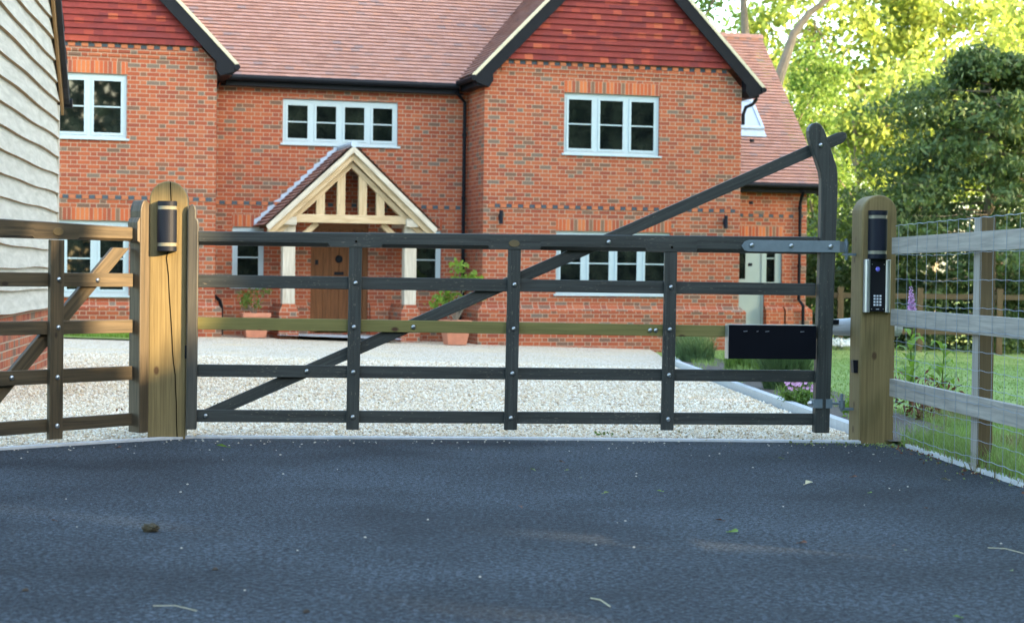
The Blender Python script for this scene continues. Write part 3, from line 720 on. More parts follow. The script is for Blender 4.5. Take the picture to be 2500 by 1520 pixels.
for s in (-1, 1):
    for i in range(n):
        x0, x1 = PU + s * 1.6 * i / n, PU + s * 1.6 * (i + 1) / n
        z0, z1 = prz(x0) + .04, prz(x1) + .04
        q = [(x0, CV - .008, z0), (x1, CV - .008, z1), (x1, CV - .008, z1 + .13), (x0, CV - .008, z1 + .19)]
        mb.prism(q, (0, -.006, 0))
mb.tube([(PU, -.16, 3.27), (PU, CV, 3.27)], .06, 8)
mb.build('flashing', 'lead', porch)
mb = MB(); mb.box((-3.45, .62, -.245), (-2.75, 1.0, -.225)); o = mb.build('door_mat', 'soil'); o.parent = None; o.matrix_world = H.matrix_basis if False else Matrix.Translation((0, 34.4, .0)) @ Matrix.Rotation(TH, 4, 'Z'); tag(o, 'dark door mat lying in front of the oak front door', 'door mat')

def hw(u, v, z=0):  # house local -> world
    return Vector((u * math.cos(TH) - v * math.sin(TH), 34.4 + u * math.sin(TH) + v * math.cos(TH), z))
# wall lights on the right wing
def wall_light(u, label):
    t = empty('wall_light', hw(u, 0, 2.015), TH); tag(t, label, 'wall light', 'up and down lights on the brick wing')
    mb = MB(); mb.tube([(0, -.075, -.125), (0, -.075, .125)], .038, 14); mb.build('lamp_body', 'navy_metal', t)
    mb = MB(); mb.box((-.03, -.05, -.06), (.03, -.001, .06)); mb.build('bracket', 'navy_metal', t)
wall_light(-.254, 'black cylindrical wall light on the brick wing, nearest the black downpipe')
wall_light(4.25, 'black cylindrical wall light at the far right corner of the brick wing')

# ------------------------------------------------------------------ gates
GT = R(7.2)
def gw(u, v, z=0): return Vector((u * math.cos(GT) - v * math.sin(GT), 10.62 + u * math.sin(GT) + v * math.cos(GT), z))
LT = R(51)
def lw(u, v, z=0): return Vector((-2.12 + u * math.cos(LT) - v * math.sin(LT), 10.35 + u * math.sin(LT) + v * math.cos(LT), z))
bm_ = MB(); bm_.lathe([(0, .011), (.006, .0105), (.011, .007), (.0135, .002), (.0135, 0)], seg=14)
bolt_proto = bm_.build('bolt', 'bolt_steel'); bolt_mesh = bolt_proto.data; bpy.data.objects.remove(bolt_proto)
def bolt(parent, u, z, v, sc=1):
    o = bpy.data.objects.new('bolt', bolt_mesh); col.objects.link(o); o.parent = parent
    o.rotation_euler = (R(90), 0, 0); o.location = (u, v, z); o.scale = (sc,) * 3; return o
def rail(parent, pts_t, pts_b, v0, v1, m, name='rail', label=None):
    """horizontal member given by its top and bottom lines [(u,z),(u,z)]"""
    mb = MB(); p = [(u, v0, z) for u, z in pts_b] + [(u, v0, z) for u, z in pts_t[::-1]]
    mb.prism(p, (0, v1 - v0, 0), (1, 0, 0)); o = mb.build(name, m, parent, .003)
    if label: o['label'] = label
    return o
def chamf_rail(parent, u0, u1, zt0, zt1, zb0, zb1, v0, v1, m, stops, hw_=.14, ch=.022):
    """top rail with a stopped chamfer along its lower front edge"""
    us = [u0]; fl = []
    for c in stops:
        for q in (c - hw_, c + hw_):
            if u0 < q < u1: us.append(q)
    us.append(u1); us = sorted(us)
    def sec(u, c):
        t = (u - u0) / (u1 - u0); zt = zt0 + (zt1 - zt0) * t; zb = zb0 + (zb1 - zb0) * t
        return [(u, v0, zt - .004), (u, v0, zb + c), (u, v0 + c * 1.3, zb), (u, v1, zb), (u, v1, zt - .006), (u, v1 - .012, zt), (u, v0 + .008, zt)]
    secs = []
    for a, b in zip(us, us[1:]):
        mid = (a + b) / 2; c = .002 if any(abs(mid - s) < hw_ for s in stops) else ch
        secs.append((a, c)); secs.append((b, c))
    S = [];
    for i, (u, c) in enumerate(secs):
        if 0 < i < len(secs) - 1: u += (.014 if c > .01 else 0) * (1 if i % 2 == 0 else -1)
        S.append(sec(u, c))
    mb = MB(); ys = [0, .08, .12, .2, .3, .33, .37, .42]
    for A, B in zip(S, S[1:]):
        for k in range(7):
            j = (k + 1) % 7
            mb.poly([A[k], B[k], B[j], A[j]][::-1], [(A[k][0], ys[k]), (B[k][0], ys[k]), (B[j][0], ys[k + 1]), (A[j][0], ys[k + 1])][::-1])
    mb.poly(S[0]); mb.poly(S[-1][::-1])
    return mb.build('top_rail', m, parent)
def arch_pts(x0, x1, z0, zt, v, n=14, fl=1.0):
    c = (x0 + x1) / 2; r = (x1 - x0) / 2; h = r * fl
    return [(x0, v, z0), (x1, v, z0)] + [(c + r * math.cos(math.pi * i / n), v, zt - h + h * math.sin(math.pi * i / n)) for i in range(n + 1)]

# main gate
G = empty('field_gate', (0, 10.62, 0), GT)
tag(G, 'wide dark stained timber gate across the drive, with curved heel and long diagonal brace', 'gate')
SD = 'stain_dark'
chamf_rail(G, -1.785, 1.80, 1.172, 1.193, 1.094, 1.092, -.03, .045, SD, [-.905, .008, .925])
rail(G, [(-1.79, .928), (1.80, .920)], [(-1.79, .856), (1.80, .848)], 0, .024, SD)
rail(G, [(-1.79, .689), (1.80, .664)], [(-1.79, .619), (1.80, .597)], 0, .024, 'olive_rail', label='newer olive green rail')
rail(G, [(-1.79, .422), (1.80, .408)], [(-1.79, .352), (1.80, .339)], 0, .024, SD)
rail(G, [(-1.79, .166), (1.80, .155)], [(-1.79, .096), (1.80, .086)], 0, .024, SD)
for a, b, c, d in ((-.940, -.866, -.946, -.874), (-.028, .045, -.040, .034), (.889, .962, .879, .954)):
    mb = MB(); mb.prism([(c, -.026, .056), (d, -.026, .056), (b, -.026, 1.097), (a, -.026, 1.097)], (0, .025, 0), (0, 0, 1)); mb.build('stile', SD, G, .003)
# brace
th_b = math.atan2(1.786 - .13, 1.955 + 1.742); d = Vector((math.cos(th_b), 0, math.sin(th_b))); n = Vector((-d.z, 0, d.x)) * .034
A = Vector((-1.80, .0255, .104)); B = Vector((1.965, .0255, 1.790))
mb = MB(); e = [A - n + d * .05, B - n - d * .02, B - n * .5 + d * .012, B + n * .3 + d * .018, B + n * .8 + d * .0, B + n - d * .03, A + n + d * .02]
mb.prism(e, (0, .027, 0), d); mb.build('brace', SD, G, .003)
# heel stile with the curved top
hp = [(1.794, .043), (1.884, .043), (1.905, 1.15), (1.911, 1.44), (1.910, 1.56), (1.902, 1.61), (1.885, 1.655), (1.868, 1.705), (1.852, 1.745), (1.836, 1.790), (1.822, 1.825), (1.803, 1.848), (1.785, 1.859), (1.765, 1.860), (1.748, 1.851), (1.735, 1.834), (1.729, 1.81), (1.733, 1.775), (1.745, 1.736), (1.765, 1.680), (1.786, 1.625), (1.804, 1.574), (1.811, 1.535), (1.812, 1.45), (1.811, 1.15)]
mb = MB(); mb.prism([(u, -.045, z) for u, z in hp], (0, .070, 0), (0, 0, 1)); mb.build('heel_stile', SD, G, .008)
# closing stile
hp = [(-1.846, .056), (-1.787, .056), (-1.785, 1.21), (-1.789, 1.235), (-1.800, 1.245), (-1.800, 1.29), (-1.805, 1.31), (-1.815, 1.322), (-1.827, 1.322), (-1.838, 1.312), (-1.846, 1.29)]
mb = MB(); mb.prism([(u, -.03, z) for u, z in hp], (0, .07, 0), (0, 0, 1)); mb.build('closing_stile', 'stain_side', G, .006)
for u, z in ((-.901, .89), (-.908, .64), (-.909, .383), (-.909, .128), (.01, .892), (.008, .638), (.004, .381), (-.002, .125), (.926, .888), (.923, .642), (.922, .377), (.920, .121)): bolt(G, u, z, -.027)
for u, z in ((-.568, .643), (-1.172, .386), (-1.738, .130), (.811, .636), (.845, .636)): bolt(G, u, z, -.001)
bolt(G, .555, 1.144, -.031); bolt(G, 1.802, 1.728, -.046)
mb = MB(); mb.box((.775, -.006, .588), (.895, .0, .5965)); 
mb = MB(); mb.lathe([(0, .003), (.026, .003), (.028, 0)], seg=24); o = mb.build('badge', 'bronze', G); o.rotation_euler = (R(90), 0, 0); o.location = (.004, -.031, 1.128); o.scale = (1.15, .72, 1); o['label'] = 'small dark oval plate'
for u, z in ((-.901, 1.126), (.928, 1.119)):
    mb = MB(); mb.lathe([(0, .0006), (.0075, .0006), (.0075, 0)], seg=12); o = mb.build('bolt_hole', 'crack', G); o.rotation_euler = (R(90), 0, 0); o.location = (u, -.0305, z)
# top strap hinge
mb = MB(); mb.prism([(1.337, -.048, 1.133), (1.355, -.048, 1.107), (1.38, -.048, 1.101), (1.925, -.054, 1.103), (1.925, -.054, 1.171), (1.38, -.048, 1.168), (1.355, -.048, 1.159)], (0, .006, 0), (1, 0, 0))
mb.prism([(1.925, -.048, 1.103), (1.97, -.02, 1.105), (1.97, -.02, 1.165), (1.925, -.048, 1.171)], (0, .006, 0)); mb.tube([(1.975, -.015, 1.103), (1.975, -.015, 1.168)], .013, 12)
hg = mb.build('strap_hinge', 'galv', G, .0015)
for u in (1.397, 1.633, 1.869): 
    o = bolt(hg, u, 1.137, -.049 if u < 1.8 else -.0545, 1.05); o.active_material
mb = MB(); mb.tube([(1.975, -.015, 1.06), (1.975, -.015, 1.185)], .009, 12); mb.box((1.955, -.028, 1.086), (2.045, -.004, 1.100)); mb.build('hinge_pin', 'galv', hg)
# bottom hinge
mb = MB(); mb.box((1.790, -.052, .190), (1.836, -.046, .243)); mb.box((1.7845, -.052, .190), (1.7895, .034, .243)); mb.box((1.858, -.052, .190), (1.8905, -.046, .243)); mb.box((1.8905, -.052, .190), (1.896, .034, .243))
mb.tube([(1.896, -.012, .215), (1.965, -.012, .215)], .009, 10); mb.tube([(1.965, -.012, .19), (1.965, -.012, .235)], .018, 12)
hb = mb.build('bottom_hinge', 'galv', G)
mb = MB(); mb.tube([(1.965, -.012, .17), (1.965, -.012, .273)], .0085, 12); mb.box((1.955, -.024, .176), (2.04, .0, .190)); mb.build('hinge_pin', 'galv', hb)
mb = MB(); mb.tube([(1.785, -.012, .216), (1.765, -.012, .216)], .0145, 6); mb.tube([(1.766, -.012, .216), (1.758, -.012, .216)], .008, 8); mb.build('nut', 'bolt_steel', hb)

# black metal box on the gate
bx = empty('metal_box', gw(1.525, -.03, .575), GT); tag(bx, 'shallow black metal box hung on the rails of the wide gate beside its curved heel', 'metal box')
mb = MB(); mb.box((-.264, -.045, -.098), (.260, .028, .098)); mb.build('body', 'box_black', bx, .002)
mb = MB(); mb.box((-.268, -.047, .0985), (.262, .029, .1015)); mb.box((-.268, -.047, -.098), (-.2645, .029, .098)); mb.build('rim', 'silver', bx)
for u, k in ((-.165, 1), (-.093, .45), (-.035, 1), (.175, 1)):
    mb = MB(); mb.prism([(u - .011 * k, -.0455, .060), (u + .011 * k, -.0455, .062), (u + .011 * k, -.050, .0635), (u - .011 * k, -.050, .0615)], (0, .003, .002)); mb.build('hook', 'silver', bx)

# gate opener ram behind the right post
rm = empty('gate_opener', gw(1.94, .1, .66), GT); tag(rm, 'pale grey tapered gate opener arm between the gate heel and its hinge post', 'gate opener')
mb = MB(); mb.tube([(-.02, 0, .0), (.14, .02, .004), (.42, .05, .01)], [.046, .056, .060], 18); mb.build('arm', 'ram_white', rm)
mb = MB(); mb.box((-.035, -.055, .020), (.018, -.030, .048)); mb.build('clip', 'black_plastic', rm)

# posts
def post(name, loc, rz, x0, x1, zt, dep, label, m='treated', group='round topped timber gate posts'):
    t = empty(name, loc, rz); tag(t, label, 'gate post', group)
    mb = MB(); mb.prism(arch_pts(x0, x1, -.3, zt, 0, 20, 1.0), (0, dep, 0), (0, 0, 1)); mb.build('post', m, t, .009)
    return t
PL = post('gate_post', gw(-1.955, 0), GT, -.105, .105, 1.451, .20, 'timber gate post with a long crack, standing between the small gate and the wide gate')
# crack (a split in the timber)
cz = [(.010, 1.447), (.014, 1.36), (.018, 1.30), (.004, 1.07), (-.008, 1.02), (.004, .92), (.010, .80), (.018, .70), (.026, .58), (.030, .50), (.036, .43), (.046, .36), (.048, .29), (.054, .20), (.056, .08), (.060, 0.004)]
mb = MB()
for (a, z0), (b, z1) in zip(cz, cz[1:]):
    w0 = .0028; mb.poly([(a - w0, -.0015, z0), (b - w0, -.0015, z1), (b + w0, -.0015, z1), (a + w0, -.0015, z0)])
mb.build('crack', 'crack', PL)
mb = MB(); mb.box((.098, -.004, .455), (.137, .03, .528)); mb.build('latch_catch', 'black_plastic', PL)
PRo = gw(2.138, -.13)
PR = post('gate_post', PRo, GT, -.105, .105, 1.440, .20, 'timber gate post carrying the intercom, at the hinge end of the wide gate')
mb = MB(); mb.prism([(-.130, .035, .40), (-.105, .035, .40), (-.105, .035, .475), (-.135, .035, .475)], (0, .045, 0)); mb.build('catch', 'black_plastic', PR)

def post_light(loc, label):
    t = empty('post_light', loc, GT); tag(t, label, 'post light', 'half round lights on the gate posts')
    def hc(z0, z1, r, m, name, off=0):
        mb = MB(); n = 18; pts = [(r * math.cos(math.pi * (1 + i / n)), -.022 + r * .85 * math.sin(math.pi * (1 + i / n)), z0) for i in range(n + 1)]
        pts = [(-r, -.0015, z0)] + pts + [(r, -.0015, z0)]
        b = len(mb.v); mb.prism(pts, (0, 0, z1 - z0)); o = mb.build(name, m, t)
        o.data.polygons.foreach_set('use_smooth', [abs(p.normal.z) < .5 and p.normal.y < -.02 for p in o.data.polygons]); return o
    hc(-.138, -.112, .054, 'navy_metal', 'end_cap'); hc(.114, .141, .054, 'navy_metal', 'end_cap')
    hc(-.0915, .0935, .054, 'navy_metal', 'lamp_body'); hc(-.1115, -.092, .0525, 'clear_band', 'lens'); hc(.094, .1135, .0525, 'clear_band', 'lens')
post_light(gw(-1.960, -.001, 1.196), 'black half round light on the cracked gate post left of the wide gate')
post_light(gw(2.122, -.131, 1.207), 'black half round light above the keypad intercom on the right gate post')
# intercom
ic = empty('intercom', gw(2.124, -.131, .912), GT); tag(ic, 'black and silver keypad intercom fixed to the right gate post under its light', 'intercom')
mb = MB(); mb.box((-.046, -.030, -.150), (.046, -.001, .156)); mb.build('panel', 'black_plastic', ic, .002)
for s in (-1, 1):
    mb = MB(); pts = [(s * .0465, -.001), (s * .0465, -.030), (s * .055, -.036), (s * .068, -.036), (s * .077, -.027), (s * .080, -.014), (s * .080, -.001)]
    mb.prism([(x, y, -.156) for x, y in pts], (0, 0, .308)); mb.build('side_panel', 'silver', ic, .002)
mb = MB()
for i in range(3):
    for j in range(4): 
        x, z = -.002 + (i - 1) * .0175, -.112 + j * .0175; mb = MB(); mb.box((x - .0055, -.033, z - .005), (x + .0055, -.0302, z + .005)); mb.build('key', 'button', ic)
mb = MB(); mb.lathe([(0, .006), (.008, .005), (.014, 0)], seg=18); o = mb.build('camera_lens', 'camera_eye', ic); o.rotation_euler = (R(90), 0, 0); o.location = (-.002, -.0305, .096)
for x, z in ((-.036, .124), (.036, .124), (-.036, -.136), (.034, -.136)):
    mb = MB(); mb.lathe([(0, .0015), (.003, .0015), (.0035, 0)], seg=10); o = mb.build('screw', 'bolt_steel', ic); o.rotation_euler = (R(90), 0, 0); o.location = (x, -.0302, z)
mb = MB(); mb.box((-.010, -.0308, -.1385), (.008, -.0302, -.1355)); mb.build('logo', 'button', ic)

# small gate on the left
S = empty('field_gate', (-2.12, 10.35, 0), LT); tag(S, 'smaller brown stained five bar gate standing open at an angle beside the cracked post', 'gate')
SB = 'stain_brown'
L0 = -1.45
chamf_rail(S, L0, -.006, 1.222, 1.188, 1.109, 1.110, -.008, .040, SB, [-.545], .14, .014)
for zt0, zt1, zb0, zb1 in ((.929, .930, .854, .854), (.669, .671, .597, .597), (.409, .411, .331, .333), (.141, .146, .065, .077)):
    rail(S, [(L0, zt0), (-.012, zt1)], [(L0, zb0), (-.012, zb1)], 0, .024, SB)
mb = MB(); mb.prism([(-.594, -.026, .033), (-.505, -.026, .033), (-.503, -.026, 1.106), (-.592, -.026, 1.106)], (0, .025, 0), (0, 0, 1)); mb.build('stile', SB, S, .003)
d = Vector((.81, 0, .79)).normalized(); n = Vector((-d.z, 0, d.x)) * .040; c0 = Vector((-.26, .025, .891)); A = c0 - d * 1.13; B = c0 + d * .30
mb = MB(); mb.prism([A - n, B - n, B + n - d * .08 + Vector((0, 0, 0)), A + n], (0, .027, 0), d); mb.build('brace', SB, S, .003)
hp = [(-.004, .037), (.078, .037), (.080, 1.24), (.076, 1.28), (.060, 1.325), (.038, 1.342), (.016, 1.338), (.002, 1.31), (-.004, 1.28)]
mb = MB(); mb.prism([(u, -.052, z) for u, z in hp], (0, .095, 0), (0, 0, 1)); mb.build('closing_stile', SB, S, .006)
mb = MB(); mb.prism([(-.022, -.046, 1.11), (-.0045, -.050, 1.10), (-.0045, -.050, 1.245), (-.013, -.046, 1.235), (-.022, -.046, 1.215)], (0, .085, 0), (0, 0, 1)); mb.build('shoulder', SB, S, .003)
hp = [(L0 - .10, .03), (L0 + .01, .03), (L0 + .01, 1.45), (L0 - .06, 1.75), (L0 - .14, 1.70), (L0 - .10, 1.40)]
mb = MB(); mb.prism([(u, -.045, z) for u, z in hp], (0, .085, 0), (0, 0, 1)); mb.build('heel_stile', SB, S, .006)
for u, z in ((-.540, .893), (-.541, .635), (-.544, .367), (-.544, .106)): bolt(S, u, z, -.027)
bolt(S, -.26, .890, -.001); bolt(S, -.819, .373, -.001)
mb = MB(); mb.lathe([(0, .003), (.026, .003), (.028, 0)], seg=24); o = mb.build('badge', 'bronze', S); o.rotation_euler = (R(90), 0, 0); o.location = (-.534, -.009, 1.150); o.scale = (1.25, .80, 1); o['label'] = 'small bronze oval plate'
# hinge post of the small gate (outside the frame)
hp_ = empty('gate_post', lw(L0 - .30, 0), LT); tag(hp_, 'timber hinge post of the small brown gate beside the barn', 'gate post', 'round topped timber gate posts')
mb = MB(); mb.prism(arch_pts(-.1, .1, -.3, 1.45, 0, 16), (0, .2, 0), (0, 0, 1)); mb.build('post', 'treated', hp_, .008)

# ------------------------------------------------------------------ fence on the right
FN = empty('rail_fence', (2.21, 10.62, 0)); tag(FN, 'grey weathered three rail fence faced with wire mesh beside the drive', 'fence')
def fx(y): return 2.21 + (10.62 - y) * (2.352 - 2.216) / 2.18
fd = Vector((fx(8.46) - fx(10.64), 8.46 - 10.64, 0)).normalized(); fo = Vector((-fd.y, fd.x, 0))  # to the right (lawn side)
if fo.x < 0: fo = -fo
for zt, zb in ((1.190, 1.095), (.778, .683), (.376, .275)):
    mb = MB(); A = Vector((fx(10.66), 10.66, 0)) - Vector((2.21, 10.62, 0)); B = Vector((fx(5.2), 5.2, 0)) - Vector((2.21, 10.62, 0))
    C_ = (A + B) / 2; C_.z = (zt + zb) / 2; mb.obox(C_, [fd, fo, (0, 0, 1)], ((B - A).length, .036, zt - zb)); mb.build('rail', 'weathered', FN, .002)
for y, zt in ((9.20, 1.262), (7.38, 1.26), (5.55, 1.26)):
    mb = MB(); C_ = Vector((fx(y), y, 0)) + fo * .0575 - Vector((2.21, 10.62, 0)); 
    h = zt + .3
    mb.obox(C_ + Vector((0, 0, (zt - .3) / 2)), [fd, fo, (0, 0, 1)], (.095, .078, h)); mb.build('post', 'fence_brown', FN, .002)
    # silvered face of the post towards the drive
    mb = MB(); mb.obox(C_ - fo * .0395 + Vector((0, 0, (zt - .3) / 2)), [fd, fo, (0, 0, 1)], (.094, .002, h - .002)); mb.build('post_face', 'weathered', FN)
wm = MB(); off = -.022
ys = [10.5 - i * .186 for i in range(29)]
def fp(y, z, o=off): 
    p = Vector((fx(y), y, 0)) + fo * o - Vector((2.21, 10.62, 0)); p.z = z; return p
for y in ys:
    j = random.uniform(-.012, .012); wm.tube([fp(y + random.uniform(-.006, .006), z) for z in (.05, .25, .5, .75, 1.0, 1.255)], .0011, 4, False)
for i, z in enumerate((1.257, 1.09, .953, .815, .700, .600, .510, .425, .346, .258, .168, .08)):
    pts = []; y = 10.56
    while y > 5.25:
        ph = (y * 1.0 / .093) * math.pi
        sag = -.010 * math.sin((10.6 - y) / 1.82 * math.pi) ** 2 if i else 0
        pts.append(fp(y, z + sag + .0022 * math.sin(ph) + random.uniform(-.0006, .0006), off - .002)); y -= .023
    wm.tube(pts, .0018 if i in (0, 11) else .0013, 4, False)
wm.build('wire_mesh', 'wire', FN)

# far fence behind the lawn
FF = empty('rail_fence', (9.5, 39.2, -.6)); tag(FF, 'distant brown post and rail fence along the back of the lawn', 'fence')
for z in (1.20, .45):
    mb = MB(); mb.beam((-5, .0, z), (6, -.6, z), .11, .05); mb.build('rail', 'fence_brown', FF)
for i in range(7):
    mb = MB(); x = -4.2 + i * 1.66; mb.box((x - .06, -.06 - (x + 5) * .055, -.3), (x + .06, .02 - (x + 5) * .055, 1.38)); mb.build('post', 'fence_brown', FF)

# ------------------------------------------------------------------ timber barn
bd = Vector((.139, -.9903, 0)).normalized(); bo = Vector((.9903, .139, 0)).normalized()   # towards camera along wall / outward
BA = math.atan2(bo.y, bo.x)
B_ = empty('timber_barn', (-5.0, 20.0, 0), BA); tag(B_, 'barn clad in pale wavy edged weatherboard on a red brick plinth, left of the drive', 'barn')
# local: x outward, -y along wall towards the camera
L = 7.0
mb = MB(); mb.bbox((-9, -L, -.8), (.02, 0, .56)); mb.build('brick_plinth', 'brick', B_)
mb = MB(); mb.m2 = 'brown_trim'; zt = .545; r = 0
while zt - .545 < 5.6:
    lo = zt; hi = lo + .235
    a = max(0, (hi - 2.70)) ; y0, y1 = -L + a, -a * 1.0
    y0 = -L + max(0, lo - 2.75); y1 = -max(0, lo - 2.75)
    if y1 - y0 < .3: break
    n = int((y1 - y0) / .16) + 2; ph = random.uniform(0, 9)
    W = lambda y: .009 * math.sin(y * .9 + ph) + .005 * math.sin(y * 2.3 + ph * 2) + random.uniform(-.001, .001)
    pl = None
    o = random.random() * 20
    for i in range(n):
        y = y1 + (y0 - y1) * i / (n - 1); zl = lo + W(y)
        q = [Vector((.036, y, zl + .002)), Vector((.074, y, zl + .012)), Vector((.040, y, min(hi, 99)))]
        if pl:
            mb.poly([pl[1], pl[2], q[2], q[1]][::-1], [(pl[0].y, o), (pl[0].y, o + .24), (y, o + .24), (y, o)][::-1])
            mb.mi[len(mb.f)] = 1
            mb.poly([pl[0], pl[1], q[1], q[0]][::-1], [(pl[0].y, o - .03), (pl[0].y, o), (y, o), (y, o - .03)][::-1])
        pl = q
    zt += .20
mb.build('weatherboarding', 'weatherboard', B_)
mb = MB(); mb.poly([(.019, 0, .5), (.019, -L, .5), (.019, -L, 2.85), (.019, -L / 2, 6.3), (.019, 0, 2.85)]); mb.poly([(-9, 0, .5), (.019, 0, .5), (.019, 0, 2.85), (-9, 0, 2.85)]); mb.poly([(.019, -L, .5), (-9, -L, .5), (-9, -L, 2.85), (.019, -L, 2.85)]); mb.poly([(-9, -L, .5), (-9, 0, .5), (-9, 0, 2.85), (-9, -L / 2, 6.3), (-9, -L, 2.85)])
mb.build('wall', 'brown_trim', B_)
mb = MB(); mb.box((-.06, -.015, .56), (.072, .03, 2.72)); mb.build('corner_board', 'weatherboard', B_, .002)
for s in (1, -1):
    ye = .12 if s > 0 else -L - .12
    pe = Vector((0, ye, 2.72)); pr_ = Vector((0, -L / 2, 2.72 + (L / 2 + .12)))
    mb = MB(); mb.prism([(.075, ye, 2.62), (.075, -L / 2, pr_.z - .10), (.075, -L / 2, pr_.z + .08), (.075, ye, 2.80)], (.03, 0, 0), (pr_ - pe).normalized()); mb.build('bargeboard', 'brown_trim', B_, .002)
    sdir = (pr_ - pe); sdir.x = 0; Ls = sdir.length; mb = MB()
    if s > 0: tiles(mb, (0, ye, 2.83), (1, 0, 0) if s < 0 else (-1, 0, 0), sdir, int(Ls / .22) + 1, lambda q: (-.17, 9.2), g=.22, tw=.3, th=.03)
    else: tiles(mb, (0, ye, 2.83), (1, 0, 0), sdir, int(Ls / .22) + 1, lambda q: (-9.2, .17), g=.22, tw=.3, th=.03)
    up = Vector((0, 0, .03)); mb.prism([Vector((.11, ye, 2.74)), Vector((.11, -L / 2, pr_.z + .03)), Vector((.11, -L / 2, pr_.z + .12)), Vector((.11, ye, 2.835))], (.055, 0, 0))
    mb.build('roof', 'dark_tile', B_)
    mb = MB(); mb.tube([(.19, ye + s * .06, 2.76), (-9.2, ye + s * .06, 2.76)], .055, 10); mb.build('gutter', 'black_paint', B_)

# ------------------------------------------------------------------ trees
def pt_px(x, y, Y=None, z=0.0):
    """sight line of a photo pixel -> world point at depth Y or height z"""
    d = F + RR * ((x - 1250) / FPX) + UU * ((760 - y) / FPX)
    t = Y / d.y if Y else (z - CAM_H) / d.z
    return Vector((0, 0, CAM_H)) + d * t
# sun flecks: gaps cut in the crowns to the right, placed to shape sunlight
FLECKS = [(lw(-.22, 0, 1.00), .36), (lw(-.06, 0, .78), .24), (lw(-.44, 0, 1.12), .20), (gw(-1.90, 0, .85), .02)]
FLECKS += [(Vector((x, 14.6 + x * -.22 + random.uniform(-.12, .12), -.05)), -.10) for x in (-1.9, -.5, .3, 1.1, 1.9)]
FLECKS += [(Vector((2.0, 15.5, -.05)), .0), (Vector((1.9, 27, -.2)), .05)]
for (px, py, r) in ((180, 1296, .06), (330, 1306, .05), (60, 1240, .045), (470, 1300, .035), (1480, 1322, .03), (1660, 1330, .035), (1830, 1326, .03), (2010, 1338, .045), (2150, 1345, .03), (1150, 1493, .04), (1280, 1500, .045), (1420, 1512, .03)):
    FLECKS.append((pt_px(px, py), r * .35 - .05))
def cull(P, margin=.12):
    keep = np.ones(len(P), bool); s = np.array(SUN)
    for c, r in FLECKS:
        q = P - np.array(c); t = q @ s; dd = np.linalg.norm(q - np.outer(t, s), axis=1); keep &= dd > r + margin
    return P[keep]
def clumps(c, rad, n_cl, n_leaf, cr, hollow=.45, flat=1.0):
    """leaf centres: n_cl clumps through an ellipsoid crown"""
    d = rng.normal(size=(n_cl, 3)); d /= np.linalg.norm(d, axis=1)[:, None]
    r = rng.uniform(hollow, 1, n_cl) ** .6
    lump = 1 + .22 * np.sin(d[:, 0] * 5 + c[0]) * np.sin(d[:, 1] * 4 + c[1]) + .18 * np.sin(d[:, 2] * 7 + c[0] * 3)
    C_ = np.array(c) + d * (r * lump)[:, None] * np.array(rad)
    idx = rng.integers(0, n_cl, n_leaf); g = rng.normal(size=(n_leaf, 3)) * cr * rng.uniform(.5, 1.2, (n_cl, 1))[idx]; g[:, 2] *= flat
    return C_[idx] + g, C_
def limb(mb, a, b, r0, r1, bend=.12, seg=8, n=6):
    a, b = Vector(a), Vector(b); L = (b - a).length; pts = []; rs = []
    o = Vector((random.uniform(-1, 1), random.uniform(-1, 1), random.uniform(-.3, .6))) * bend * L
    for i in range(n + 1):
        t = i / n; pts.append(a.lerp(b, t) + o * math.sin(math.pi * t) * .6 + Vector([random.uniform(-1, 1) for _ in range(3)]) * r0 * .15); rs.append(r0 + (r1 - r0) * t)
    mb.tube(pts, rs, seg)
    return pts
def tree(base, h, crowns, leafm, leaf, n, label, cr=.5, trunk_r=.2, group=None, droop=.3, cullit=False, path=None, flat=.8, asp=.55, ncl=60):
    base = Vector(base); t = empty('tree', base); tag(t, label, 'tree', group)
    mb = MB(); pth = [Vector(p) - base for p in path] if path else [Vector((0, 0, -.5)), Vector((random.uniform(-.2, .2), random.uniform(-.2, .2), h * .45)), Vector((random.uniform(-.4, .4), random.uniform(-.4, .4), h * .8))]
    mb.tube(pth, [trunk_r * (1 - .75 * i / (len(pth) - 1)) for i in range(len(pth))], 10)
    P = []
    tot = sum(q[1][0] * q[1][1] * q[1][2] for q in crowns)
    for c, rad in crowns:
        k = rad[0] * rad[1] * rad[2] / tot
        A, C_ = clumps((c[0] - base.x, c[1] - base.y, c[2] - base.z), rad, max(8, int(ncl * k)), int(n * k), cr, flat=flat)
        P.append(A)
        for q in C_[:max(3, int(14 * k))]:
            st = pth[-1].lerp(pth[-2], random.uniform(.0, .9)); limb(mb, st, q, trunk_r * .28, .015, .1, 5, 4)
    mb.build('trunk', 'bark', t)
    P = np.concatenate(P)
    if cullit: P = cull(P + np.array(base), cullit) - np.array(base)
    v, f = leaf_cards(P, leaf, droop, asp); npmesh('crown', v, f, leafm, t)
    return t
# tall unseen trees added right of the drive to keep the sun off the house
qn = Vector((.53, .85))
for row in range(2):
    for i in range(10 if row == 0 else 9):
        k = -2 + i * 4.4 + row * 2.2
        p = Vector((12, -7)) + qn * k + Vector((.85, -.53)) * (row * 4.0 + random.uniform(-.4, .4))
        top = (10.5 if k < 8 else 15.5 if k < 15 else 20.5) + row * 1.2; r = 3.4
        cs = [((p.x, p.y, top * .32), (r, r, top * .32)), ((p.x + random.uniform(-.5, .5), p.y + random.uniform(-.5, .5), top * .70), (r * .95, r * .95, top * .33))]
        tree((p.x, p.y, 0), top, cs, 'leaf_shade', .62, int(620 * top), 'broad unseen shade tree added beyond the right edge of the drive', cr=.75, trunk_r=.3, group='unseen shade trees added beyond the right edge', cullit=.30, asp=.8, ncl=150)
